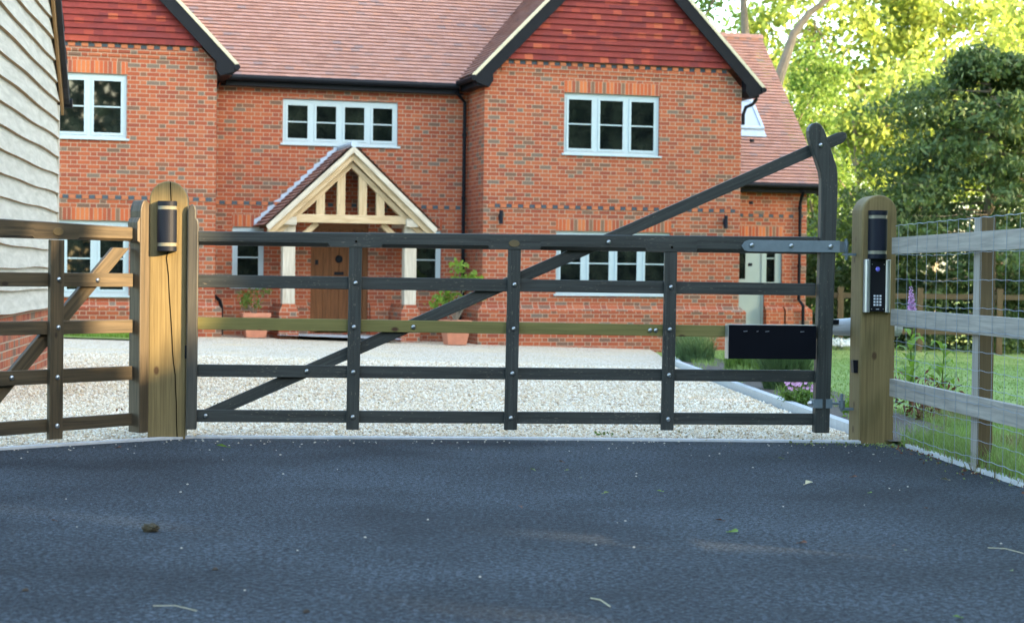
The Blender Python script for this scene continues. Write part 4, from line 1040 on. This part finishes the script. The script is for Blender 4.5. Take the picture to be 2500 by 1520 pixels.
# trees behind the viewpoint, seen in the windows
for i in range(9):
    p = Vector((-24 + i * 4.6, -22 + random.uniform(-2, 2))); top = random.uniform(9.5, 12.5)
    tree((p.x, p.y, 0), top, [((p.x, p.y, top * .5), (3.3, 3.3, top * .5))], 'leaf_shade', .6, 3200, 'round green tree across the lane behind the viewpoint', cr=.8, trunk_r=.25, group='trees across the lane')

# background trees
zb = -.75
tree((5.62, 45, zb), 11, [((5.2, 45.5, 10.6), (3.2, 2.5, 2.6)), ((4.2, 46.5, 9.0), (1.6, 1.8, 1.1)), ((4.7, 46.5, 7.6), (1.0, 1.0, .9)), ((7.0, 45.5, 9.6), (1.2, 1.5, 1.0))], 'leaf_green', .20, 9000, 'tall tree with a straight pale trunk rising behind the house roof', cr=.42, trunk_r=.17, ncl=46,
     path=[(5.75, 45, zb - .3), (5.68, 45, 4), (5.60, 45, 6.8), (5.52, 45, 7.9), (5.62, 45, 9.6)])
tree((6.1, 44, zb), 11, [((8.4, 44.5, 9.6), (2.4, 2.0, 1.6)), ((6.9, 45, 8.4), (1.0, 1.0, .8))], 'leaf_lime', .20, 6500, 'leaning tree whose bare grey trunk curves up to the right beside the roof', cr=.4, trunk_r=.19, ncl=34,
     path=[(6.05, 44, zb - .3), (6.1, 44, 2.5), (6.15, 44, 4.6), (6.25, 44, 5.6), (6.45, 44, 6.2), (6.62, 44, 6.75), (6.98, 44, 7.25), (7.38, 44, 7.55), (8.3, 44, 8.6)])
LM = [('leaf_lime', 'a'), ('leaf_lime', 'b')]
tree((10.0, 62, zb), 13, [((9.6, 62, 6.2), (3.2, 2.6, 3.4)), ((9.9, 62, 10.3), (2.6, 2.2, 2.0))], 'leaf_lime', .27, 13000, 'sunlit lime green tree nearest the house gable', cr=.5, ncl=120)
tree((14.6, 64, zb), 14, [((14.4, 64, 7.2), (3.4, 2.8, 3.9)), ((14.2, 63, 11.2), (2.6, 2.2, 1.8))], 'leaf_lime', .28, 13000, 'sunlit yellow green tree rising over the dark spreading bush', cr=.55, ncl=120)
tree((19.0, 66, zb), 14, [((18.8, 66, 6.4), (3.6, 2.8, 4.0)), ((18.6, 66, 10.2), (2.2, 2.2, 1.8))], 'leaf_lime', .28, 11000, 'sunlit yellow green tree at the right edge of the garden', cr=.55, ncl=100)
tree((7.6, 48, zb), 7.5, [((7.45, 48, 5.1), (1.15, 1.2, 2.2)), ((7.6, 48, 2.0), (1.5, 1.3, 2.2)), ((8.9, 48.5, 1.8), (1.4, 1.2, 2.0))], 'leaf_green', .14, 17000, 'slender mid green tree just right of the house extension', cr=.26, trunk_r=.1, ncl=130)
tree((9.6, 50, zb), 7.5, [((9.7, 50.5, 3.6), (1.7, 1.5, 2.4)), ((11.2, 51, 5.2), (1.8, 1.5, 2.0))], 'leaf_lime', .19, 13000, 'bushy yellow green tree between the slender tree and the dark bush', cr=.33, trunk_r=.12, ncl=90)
# dark spreading evergreen
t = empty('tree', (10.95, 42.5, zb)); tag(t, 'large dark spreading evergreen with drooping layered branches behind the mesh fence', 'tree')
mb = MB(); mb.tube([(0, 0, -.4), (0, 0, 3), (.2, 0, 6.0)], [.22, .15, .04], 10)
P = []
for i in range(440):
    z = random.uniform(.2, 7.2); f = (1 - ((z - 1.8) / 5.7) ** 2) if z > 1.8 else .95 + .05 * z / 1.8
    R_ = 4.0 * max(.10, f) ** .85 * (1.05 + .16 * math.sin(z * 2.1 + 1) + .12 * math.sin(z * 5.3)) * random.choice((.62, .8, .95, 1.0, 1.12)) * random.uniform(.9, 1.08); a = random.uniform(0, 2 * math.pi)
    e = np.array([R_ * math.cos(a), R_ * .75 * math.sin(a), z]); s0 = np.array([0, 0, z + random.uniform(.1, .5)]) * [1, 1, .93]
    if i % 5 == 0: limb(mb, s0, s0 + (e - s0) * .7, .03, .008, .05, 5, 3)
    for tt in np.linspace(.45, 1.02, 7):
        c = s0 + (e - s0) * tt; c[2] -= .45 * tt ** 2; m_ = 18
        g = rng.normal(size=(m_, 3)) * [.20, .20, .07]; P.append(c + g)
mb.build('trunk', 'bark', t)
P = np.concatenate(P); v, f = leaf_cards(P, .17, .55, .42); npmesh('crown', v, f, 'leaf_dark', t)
# understorey shrubs behind the far fence
for i, x in enumerate((7.0, 9.0, 11.4, 13.6, 16.0)):
    t = empty('shrub', (x, 43.5 + (i % 2), zb)); tag(t, ('dark green shrub behind the distant fence, seen left of the right gate post', 'dark green shrub behind the distant fence, seen just right of the intercom', 'dark green shrub beneath the middle of the dark spreading evergreen', 'dark green shrub beneath the right side of the dark spreading evergreen', 'dark green shrub behind the far right end of the distant fence')[i], 'shrub', 'dark shrubs behind the distant fence')
    A, C_ = clumps((0, 0, 1.15), (1.7, 1.0, 1.25), 60, 4200, .26); v, f = leaf_cards(A, .16, .2, .55); npmesh('foliage', v, f, 'leaf_dark', t)
    mb = MB()
    for q in C_[:8]: limb(mb, (0, 0, -.2), q, .03, .01, .1, 5, 3)
    mb.build('stem', 'bark', t)

# ------------------------------------------------------------------ garden plants
def blades(P0, h, wdt, lean=.35, hv=.4):
    """curved grass blades: P0 (n,3)"""
    n = len(P0); a = rng.uniform(0, 2 * np.pi, n); hh = h * rng.uniform(1 - hv, 1 + hv, n); ln = lean * rng.uniform(.1, 1.3, n) * hh
    d = np.stack([np.cos(a), np.sin(a), np.zeros(n)], 1); s = np.stack([-np.sin(a), np.cos(a), np.zeros(n)], 1) * (wdt * rng.uniform(.6, 1.3, n) / 2)[:, None]
    up = np.array([0, 0, 1.0])
    m1 = P0 + d * (ln * .3)[:, None] + up * (hh * .55)[:, None]; m2 = P0 + d * ln[:, None] + up * hh[:, None]
    v = np.stack([P0 - s, P0 + s, m1 + s * .8, m1 - s * .8, m2 + s * .15, m2 - s * .15], 1).reshape(-1, 3)
    b = np.arange(n)[:, None] * 6; f = np.concatenate([b + [0, 1, 2, 3], b + [3, 2, 4, 5]], 0)
    return v, f
def clump_plant(name, loc, rad, h, n, m, label, cat, wdt=.006, lean=.6, group=None, extra=None):
    t = empty(name, loc); tag(t, label, cat, group)
    r = np.sqrt(rng.uniform(0, 1, n)) * rad; a = rng.uniform(0, 6.283, n); P0 = np.stack([r * np.cos(a), r * np.sin(a), np.full(n, -.02)], 1)
    v, f = blades(P0, h, wdt, lean); npmesh('foliage', v, f, m, t); return t
def W3(x, y): return (x, y, zg(x, y))
lg_ = 'grey green lavender clumps along the flower bed'
clump_plant('lavender', W3(2.80, 29.2), .26, .38, 900, 'leaf_lavender', 'rounded grey green lavender clump nearest the brick house wall', 'lavender', .010, .55)
clump_plant('lavender', W3(2.68, 26.6), .24, .36, 900, 'leaf_lavender', 'rounded lavender clump second from the house, left of the black metal box', 'lavender', .010, .55)
clump_plant('lavender', W3(2.95, 23.6), .22, .24, 600, 'leaf_green', 'low green clump below the left corner of the black metal box', 'plant', .010, .5)
clump_plant('ornamental_grass', W3(3.12, 21.8), .22, .42, 700, 'leaf_bright', 'small bright green grass tuft below the middle of the black metal box', 'grass tuft', .010, .6)
clump_plant('ornamental_grass', W3(2.62, 17.6), .20, .46, 1500, 'leaf_lavender', 'large fountain of green grass behind the pink flowers', 'grass tuft', .006, .9)
clump_plant('ornamental_grass', W3(2.95, 19.6), .22, .34, 900, 'leaf_grass', 'pale green grass tuft beside the large fountain of grass', 'grass tuft', .007, .8)
# small wooden peg
t = MB(); t.box((-.03, -.02, -.1), (.03, .02, .22)); o = t.build('wooden_peg', 'fence_brown'); o.location = W3(2.62, 16.9); tag(o, 'short dark wooden peg standing in the flower bed behind the pink flowers', 'peg')
# pink flowers
def flower_clump(loc, rad, h, nl, nf, fm, label, cat, fs=.018, lm='leaf_green'):
    t = empty('flowering_plant', loc); tag(t, label, cat)
    A, C_ = clumps((0, 0, h * .42), (rad, rad, h * .42), 24, nl, rad * .22, .2); A[:, 2] = np.abs(A[:, 2]); v, f = leaf_cards(A, .035, 0, .4); npmesh('foliage', v, f, lm, t)
    mb = MB()
    for i in range(nf):
        a = random.uniform(0, 6.28); r = rad * math.sqrt(random.random()) * 1.15; z = h * random.uniform(.65, 1.15); c = Vector((r * math.cos(a), r * math.sin(a), z))
        for k in range(5):
            b = k * 1.2566 + random.random() * .3; tl = Vector((math.cos(b), random.uniform(-.9, -.3), math.sin(b))).normalized() * fs; sd_ = tl.cross(Vector((0, -1, .3))).normalized() * fs * .38
            mb.poly([c, c + tl * .6 + sd_, c + tl, c + tl * .6 - sd_])
    mb.build('blossom', fm, t); return t
flower_clump(W3(2.33, 14.5), .15, .17, 1500, 36, 'petal_pink', 'low plant with small pink flowers at the bed kerb beside the gate heel', 'flowers')
flower_clump(W3(2.43, 13.0), .07, .20, 500, 5, 'petal_pink', 'small green plant with one pink flower between the gate heel and right post', 'flowers', lm='leaf_bright')
flower_clump((6.75, 38.2, -.6), .32, .26, 900, 120, 'petal_white', 'low mound of white flowers in front of the distant fence', 'flowers', .045, 'leaf_lavender')
# foxglove and tall weed behind the mesh
t = empty('foxglove', (3.02, 13.9, -.03)); tag(t, 'tall foxglove with a purple flower spike behind the mesh fence', 'foxglove')
mb = MB(); mb.tube([(0, 0, 0), (.02, 0, .5), (.0, 0, .88), (-.035, 0, .99)], [.007, .006, .004, .002], 6); mb.build('stem', 'leaf_green', t)
mb = MB()
for i in range(46):
    z = .70 + i * .0052; a = i * 2.4; r = .046 * (1 - i / 62); c = Vector((-.004 * (i / 12), 0, z)); d = Vector((math.cos(a), math.sin(a), -.5)).normalized()
    mb.tube([c + d * .004, c + d * r * .7, c + d * r], [.004, .013 * (1 - i / 70), .017 * (1 - i / 60)], 6, False)
mb.build('flower_spike', 'petal_purple', t)
mb = MB()
for i in range(26):
    z = .90 + i * .0045; a = i * 2.4; c = Vector((-.006 - .0011 * i, 0, z)); d = Vector((math.cos(a), math.sin(a), .2)); mb.tube([c, c + d * .012 * (1 - i / 34)], [.004, .003], 5)
mb.build('bud', 'leaf_bright', t)
def weed(loc, h, label, n=16, ll=.16, lean=(0, 0)):
    t = empty('tall_weed', loc); tag(t, label, 'weed'); mb = MB(); lb = MB()
    top = Vector((lean[0], lean[1], h)); mb.tube([(0, 0, -.05), top * .5 + Vector((.01, 0, 0)), top], [.008, .006, .003], 6)
    for i in range(n):
        q = top * ((i + 2) / (n + 2)); a = i * 2.4 + random.uniform(-.3, .3); L_ = ll * random.uniform(.7, 1.15) * (1.1 - .5 * i / n)
        d = Vector((math.cos(a), math.sin(a), 0)); s_ = Vector((-d.y, d.x, 0)) * L_ * .20; z = Vector((0, 0, 1))
        p0, p1, p2, p3 = q, q + d * L_ * .35 + z * L_ * .45, q + d * L_ * .75 + z * L_ * .55, q + d * L_ + z * L_ * .25
        lb.poly([p0, p1 + s_, p1 - s_]); lb.poly([p1 - s_, p1 + s_, p2 + s_ * .8, p2 - s_ * .8]); lb.poly([p2 - s_ * .8, p2 + s_ * .8, p3])
    mb.build('stem', 'leaf_green', t); lb.build('foliage', 'leaf_bright', t); return t
weed((2.90, 13.4, -.02), .58, 'tall leafy green weed behind the mesh, nearest the right gate post', 20, .20)
weed((3.06, 13.2, -.02), .50, 'second leafy weed behind the mesh, just right of the tallest one', 13, .20, (.04, 0))
t = empty('dead_plant', (2.86, 12.8, 0)); tag(t, 'withered brown plant with curled leaves at the foot of the mesh fence', 'dead plant')
A = rng.normal(size=(420, 3)) * [.11, .08, .07] + [0, 0, .14]; A[:, 2] = np.abs(A[:, 2]); v, f = leaf_cards(A, .05, .8, .35); npmesh('foliage', v, f, 'leaf_dead', t)
mb = MB()
for i in range(7): limb(mb, (random.uniform(-.05, .05), 0, -.02), (random.uniform(-.18, .2), random.uniform(-.1, .1), random.uniform(.15, .3)), .004, .002, .2, 5, 4)
mb.build('stem', 'leaf_dead', t)

# potted plants by the porch
def pot(loc, rz, w0, w1, h, label):
    t = empty('potted_plant', loc, rz); tag(t, label, 'potted plant')
    mb = MB()
    def ring(wd, z): return [Vector((sx * wd, sy * wd, z)) for sx, sy in ((-1, -1), (1, -1), (1, 1), (-1, 1))]
    R4 = [ring(w0, 0), ring(w1 * .93, h - .07), ring(w1, h - .07), ring(w1, h), ring(w1 - .03, h), ring(w1 - .04, h - .05)]
    for A, B in zip(R4, R4[1:]):
        for k in range(4): mb.poly([A[k], A[(k + 1) % 4], B[(k + 1) % 4], B[k]])
    mb.poly(R4[-1]); mb.build('pot', 'terracotta', t, .006); return t
t = pot(W3(-4.62, 33.15), TH, .17, .25, .44, 'square terracotta pot with a small spindly shrub, left of the porch')
mb = MB(); Q = []
for i in range(7):
    e = (random.uniform(-.2, .22), random.uniform(-.15, .15), .44 + random.uniform(.15, .48)); limb(mb, (0, 0, .38), e, .01, .004, .15, 5, 4); Q.append(np.array(e) + rng.normal(size=(60, 3)) * [.055, .05, .06])
mb.build('stem', 'bark', t); v, f = leaf_cards(np.concatenate(Q), .055, 0, .6); npmesh('foliage', v, f, 'leaf_green', t)
t = pot(W3(-1.02, 33.2), TH, .17, .25, .44, 'square terracotta pot with a tall bright leafy shrub, right of the porch')
mb = MB(); Q = []
for e in ((.05, 0, 1.40), (.28, 0, 1.22), (.16, .05, 1.18), (-.22, 0, .82), (-.10, 0, .90), (.10, 0, .78), (-.32, .02, .72), (.36, 0, 1.1), (-.02, 0, 1.12), (.30, 0, .86)):
    limb(mb, (0, 0, .38), e, .012, .005, .12, 5, 4); Q.append(np.array(e) + rng.normal(size=(26, 3)) * [.11, .08, .055])
mb.build('stem', 'bark', t); v, f = leaf_cards(np.concatenate(Q), .13, .2, .7); npmesh('foliage', v, f, 'leaf_bright', t)

# ------------------------------------------------------------------ ground cover (stuff)
def scatter(name, polyf, n, x0, x1, y0, y1, h, wdt, m, dz=0, lean=.5):
    P = np.stack([rng.uniform(x0, x1, n), rng.uniform(y0, y1, n)], 1); P = P[[polyf(a, b) for a, b in P]]
    P3 = np.column_stack([P, [zg(a, b) + dz for a, b in P]]); v, f = blades(P3, h, wdt, lean); o = npmesh(name, v, f, m); tag(o, kind='stuff'); return o
def on_lawn(x, y):
    if y < 10.68: return x > 2.285 + (10.6 - y) * .066 and x < .30 * y + 1.6
    return x > 2.34 + max(0, min(1, (y - 10.68) / 1.1)) * .46 + max(0, y - 11.78) * .018 and x < .29 * y + 2.2
scatter('lawn_grass', on_lawn, 44000, 2.2, 5.4, 7.6, 14, .042, .004, 'leaf_grass')
scatter('lawn_grass', on_lawn, 34000, 2.4, 12, 13, 37, .022, .014, 'leaf_grass')
scatter('lawn_grass', lambda x, y: on_lawn(x, y) and math.sin(x * 3.1 + 1) * math.sin(y * 2.3) > .1, 14000, 2.25, 4.6, 7.6, 14, .09, .003, 'leaf_dry', lean=.9)
scatter('fence_foot_grass', lambda x, y: abs(x - fx(y) - .12) < .10, 9000, 2.1, 2.8, 7.4, 10.6, .12, .004, 'leaf_grass', lean=.8)
scatter('fence_foot_grass', lambda x, y: abs(x - fx(y) - .07) < .06, 2500, 2.1, 2.8, 7.4, 10.6, .05, .006, 'leaf_dry', lean=1.2)
scatter('grass_strip_blades', lambda x, y: True, 4000, -8.5, -5.6, 29.6, 32, .07, .014, 'leaf_bright', .02)
scatter('bed_weeds', lambda x, y: math.sin(x * 9) * math.sin(y * 1.7) > .2, 2600, 2.3, 3.0, 11, 27, .07, .007, 'leaf_grass', .02, 1.0)
# gravel stones
def stones(name, n, x0, x1, y0, y1, ok, s, m='gravel_stone', dz=-.008):
    P = np.stack([rng.uniform(x0, x1, n), rng.uniform(y0, y1, n)], 1); P = P[[ok(a, b) for a, b in P]]; n = len(P)
    base = np.array([[1, 0, 0], [0, 1, 0], [-1, 0, 0], [0, -1, 0], [.1, .1, .8], [0, 0, -.6]], float)
    fc = np.array([[0, 1, 4], [1, 2, 4], [2, 3, 4], [3, 0, 4], [1, 0, 5], [2, 1, 5], [3, 2, 5], [0, 3, 5]])
    v = base[None] * (s * rng.uniform(.45, 1.3, (n, 1, 1)) / 2) * rng.uniform(.6, 1.35, (n, 6, 3))
    a = rng.uniform(0, 6.28, n); c_, s_ = np.cos(a)[:, None], np.sin(a)[:, None]
    v = np.stack([v[..., 0] * c_ - v[..., 1] * s_, v[..., 0] * s_ + v[..., 1] * c_, v[..., 2] + v[..., 0] * rng.uniform(-.3, .3, (n, 1))], 2)
    v += np.column_stack([P, [zg(a, b) + dz for a, b in P]])[:, None]
    f = (np.arange(n)[:, None, None] * 6 + fc[None]).reshape(-1, 3)
    uvs = np.repeat(rng.uniform(0, 50, (n, 1, 2)), 24, axis=1).reshape(-1, 2)
    o = npmesh(name, v.reshape(-1, 3), f, m, uvs=uvs); tag(o, kind='stuff'); return o
kx = [-9, -4.6, -2.668, -2.35, -2.02, -1.786, 0, 1.96, 2.2]; ky = [2.6, 7.6, 9.6, 9.93, 10.24, 10.44, 10.6, 10.655, 10.66]
stones('gravel_stones', 52000, -3.9, 2.1, 8.6, 14.2, lambda x, y: y > np.interp(x, kx, ky) + .085 and x > -.285 * y - .1 and x < 2.10, .019)
stones('gravel_stones', 42000, -5.6, 2.15, 14.2, 24, lambda x, y: x > -.285 * y and x < 2.10, .026)

# ------------------------------------------------------------------ things lying on the tarmac
def gxy(px, py): p = pt_px(px, py); return p
grp = 'pale gravel stones strayed onto the tarmac'
sm_ = []
for k in range(5):
    mb = MB(); rs = [random.uniform(.7, 1.2) for _ in range(8)]
    vs_ = [Vector((math.cos(i * math.pi / 3) * rs[i], math.sin(i * math.pi / 3) * rs[i] * .75, 0)) for i in range(6)]; up_ = [v * .6 + Vector((0, 0, .5 + .1 * rs[i])) for i, v in enumerate(vs_)]
    for i in range(6): j = (i + 1) % 6; mb.poly([vs_[i], vs_[j], up_[j], up_[i]])
    mb.poly(up_); o = mb.build('stray_stone', 'stray_stone'); sm_.append(o)
for i in range(150):
    if random.random() < .78:
        t = random.uniform(-2.6, 2.1); y = float(np.interp(t, kx, ky)) - random.expovariate(4.0) - .03; x = t
    else: x, y = random.uniform(-2.2, 2.3), random.uniform(5.4, 10.2)
    if y < 5: continue
    src = sm_[i % 5]; o = src if i < 5 else src.copy()
    if i >= 5: col.objects.link(o)
    o.location = (x, y, .001); o.rotation_euler = (0, 0, random.uniform(0, 6)); o.scale = (random.uniform(.003, .0075),) * 3
    tag(o, 'small pale gravel stone lying on the dark tarmac', 'stone', grp)
def leaf_on(px, py, s, m, label, cat='leaf', group=None, fold=.3):
    c = gxy(px, py); mb = MB(); a = random.uniform(0, 6.28); d = Vector((math.cos(a), math.sin(a), 0)); q = Vector((-d.y, d.x, 0))
    mb.poly([-d * s * .5, q * s * .28 + Vector((0, 0, s * fold)) - d * s * .1, q * s * .2 + d * s * .25 + Vector((0, 0, s * fold * .8)), d * s * .5 + Vector((0, 0, s * .15))]); mb.poly([-d * s * .5, d * s * .5 + Vector((0, 0, s * .15)), -q * s * .2 + d * s * .25 + Vector((0, 0, s * fold * .5)), -q * s * .28 - d * s * .1 + Vector((0, 0, s * fold * .6))])
    mb.tube([-d * s * .5, -d * s * .75], .0012, 4); o = mb.build('fallen_leaf', m); o.location = (c.x, c.y, .003); tag(o, label, cat, group)
leaf_on(542, 1092, .065, 'leaf_green', 'single curled green leaf on the tarmac just right of the cracked post')
leaf_on(1790, 1302, .055, 'leaf_bright', 'pale green folded leaf on the tarmac in the right half of the drive')
leaf_on(1975, 1182, .055, 'straw', 'pale forked leaf scrap on the tarmac toward the right post')
leaf_on(2305, 1172, .040, 'straw', 'small pale triangular leaf on the tarmac near the fence kerb')
for (px, py) in ((1905, 1120), (1610, 1200), (1300, 1148), (1418, 1168), (2125, 1204), (2470, 1395), (2335, 1508), (1480, 1205), (2210, 1345), (1385, 1149)):
    leaf_on(px, py, random.uniform(.018, .036), random.choice(['fallen', 'leaf_bright', 'fallen']), 'small green leaf scrap scattered on the tarmac', 'leaf', 'green leaf scraps on the tarmac')
for (px, py) in ((2085, 1166), (1755, 1272), (1370, 1128), (2180, 1334), (1960, 1328), (130, 1272), (290, 1094), (1270, 1239), (2260, 1242)):
    leaf_on(px, py, random.uniform(.02, .04), 'leaf_dead', 'small brown leaf scrap scattered on the tarmac', 'leaf', 'brown leaf scraps on the tarmac')
def straw(px0, py0, px1, py1, label, r=.001):
    a, b = gxy(px0, py0), gxy(px1, py1); a.z = b.z = .003; mid = (a + b) / 2 + Vector((0, .008, .006)); c = (a + b) / 2; mb = MB(); mb.tube([a - c, mid - c, b - c], r, 5); o = mb.build('dry_stalk', 'straw'); o.location = c; tag(o, label, 'stalk')
straw(1442, 1461, 1490, 1482, 'short straight dry stalk on the tarmac at the bottom, right of centre', .0014)
straw(374, 1480, 480, 1492, 'long thin dry stalk on the tarmac at the bottom left')
straw(2412, 1338, 2500, 1352, 'dry pale stalk on the tarmac at the right edge')
straw(2372, 1156, 2442, 1150, 'yellow dry stalk lying across the kerb at the fence post foot', .0028)
c = gxy(367, 1297); mb = MB(); pr_f = []
A = rng.normal(size=(60, 3)); A /= np.linalg.norm(A, axis=1)[:, None]
import bmesh
bm = bmesh.new(); bmesh.ops.create_icosphere(bm, subdivisions=3, radius=1)
for q in bm.verts:
    n_ = 1 + .18 * math.sin(q.co.x * 7) * math.sin(q.co.y * 6 + 1) + .12 * math.sin(q.co.z * 13 + q.co.x * 9) + random.uniform(-.05, .05); q.co = Vector((q.co.x * .032 * n_, q.co.y * .024 * n_, q.co.z * .017 * n_))
me = bpy.data.meshes.new('clod'); bm.to_mesh(me); bm.free(); me.materials.append(MT['dung']); o = bpy.data.objects.new('clod', me); col.objects.link(o); o.location = (c.x, c.y, .013); tag(o, 'brown lump of dried dung on the tarmac at the left', 'clod')
for (px, py, lb) in ((525, 1391, 'small dark stone on the tarmac in the left lower half'), (748, 1494, 'small dark stone on the tarmac near the bottom centre'), (62, 1442, 'small dark stone on the tarmac in the bottom left corner')):
    o = sm_[0].copy(); o.data = sm_[0].data.copy(); o.data.materials[0] = MT['soil']; col.objects.link(o); p = gxy(px, py); o.location = (p.x, p.y, 0.001); o.scale = (.013, .010, .013); o.name = 'dark_stone'; tag(o, lb, 'stone'); del o['group']

# litter and small weeds along the kerbs
def litter(name, pts, n, wd, size, m, z=.012):
    Q = []
    for i in range(n):
        k = random.randrange(len(pts) - 1); a, b = Vector(pts[k]), Vector(pts[k + 1]); p = a.lerp(b, random.random()); t_ = (b - a).normalized()
        p += Vector((-t_.y, t_.x)) * random.gauss(0, wd); Q.append((p.x, p.y, z * random.random() + .002))
    v, f = leaf_cards(np.array(Q), size, .1, .6); tag(npmesh(name, v, f, m), kind='stuff')
VK = [(2.26, 10.5), (2.40, 8.44), (2.62, 6.4)]
litter('kerb_weeds', [(2.32, 10.5), (2.46, 8.44), (2.68, 6.4)], 420, .035, .03, 'leaf_bright', .03)
litter('kerb_litter', VK, 420, .07, .018, 'leaf_dead', .01)
litter('kerb_litter', [(1.6, 10.60), (2.05, 10.58), (2.25, 10.38), (2.36, 8.4)], 260, .07, .016, 'fallen', .006)
litter('gravel_litter', [(-2.6, 12.6), (-2.3, 12.4)], 90, .10, .022, 'leaf_dead', .012)
litter('gravel_litter', [(-2.9, 14.5), (-1.2, 12.6), (.6, 11.4), (1.9, 11.2)], 160, .5, .02, 'leaf_dry', .012)
litter('gravel_weeds', [(.50, 10.98), (.62, 10.97)], 26, .015, .022, 'leaf_green', .02)
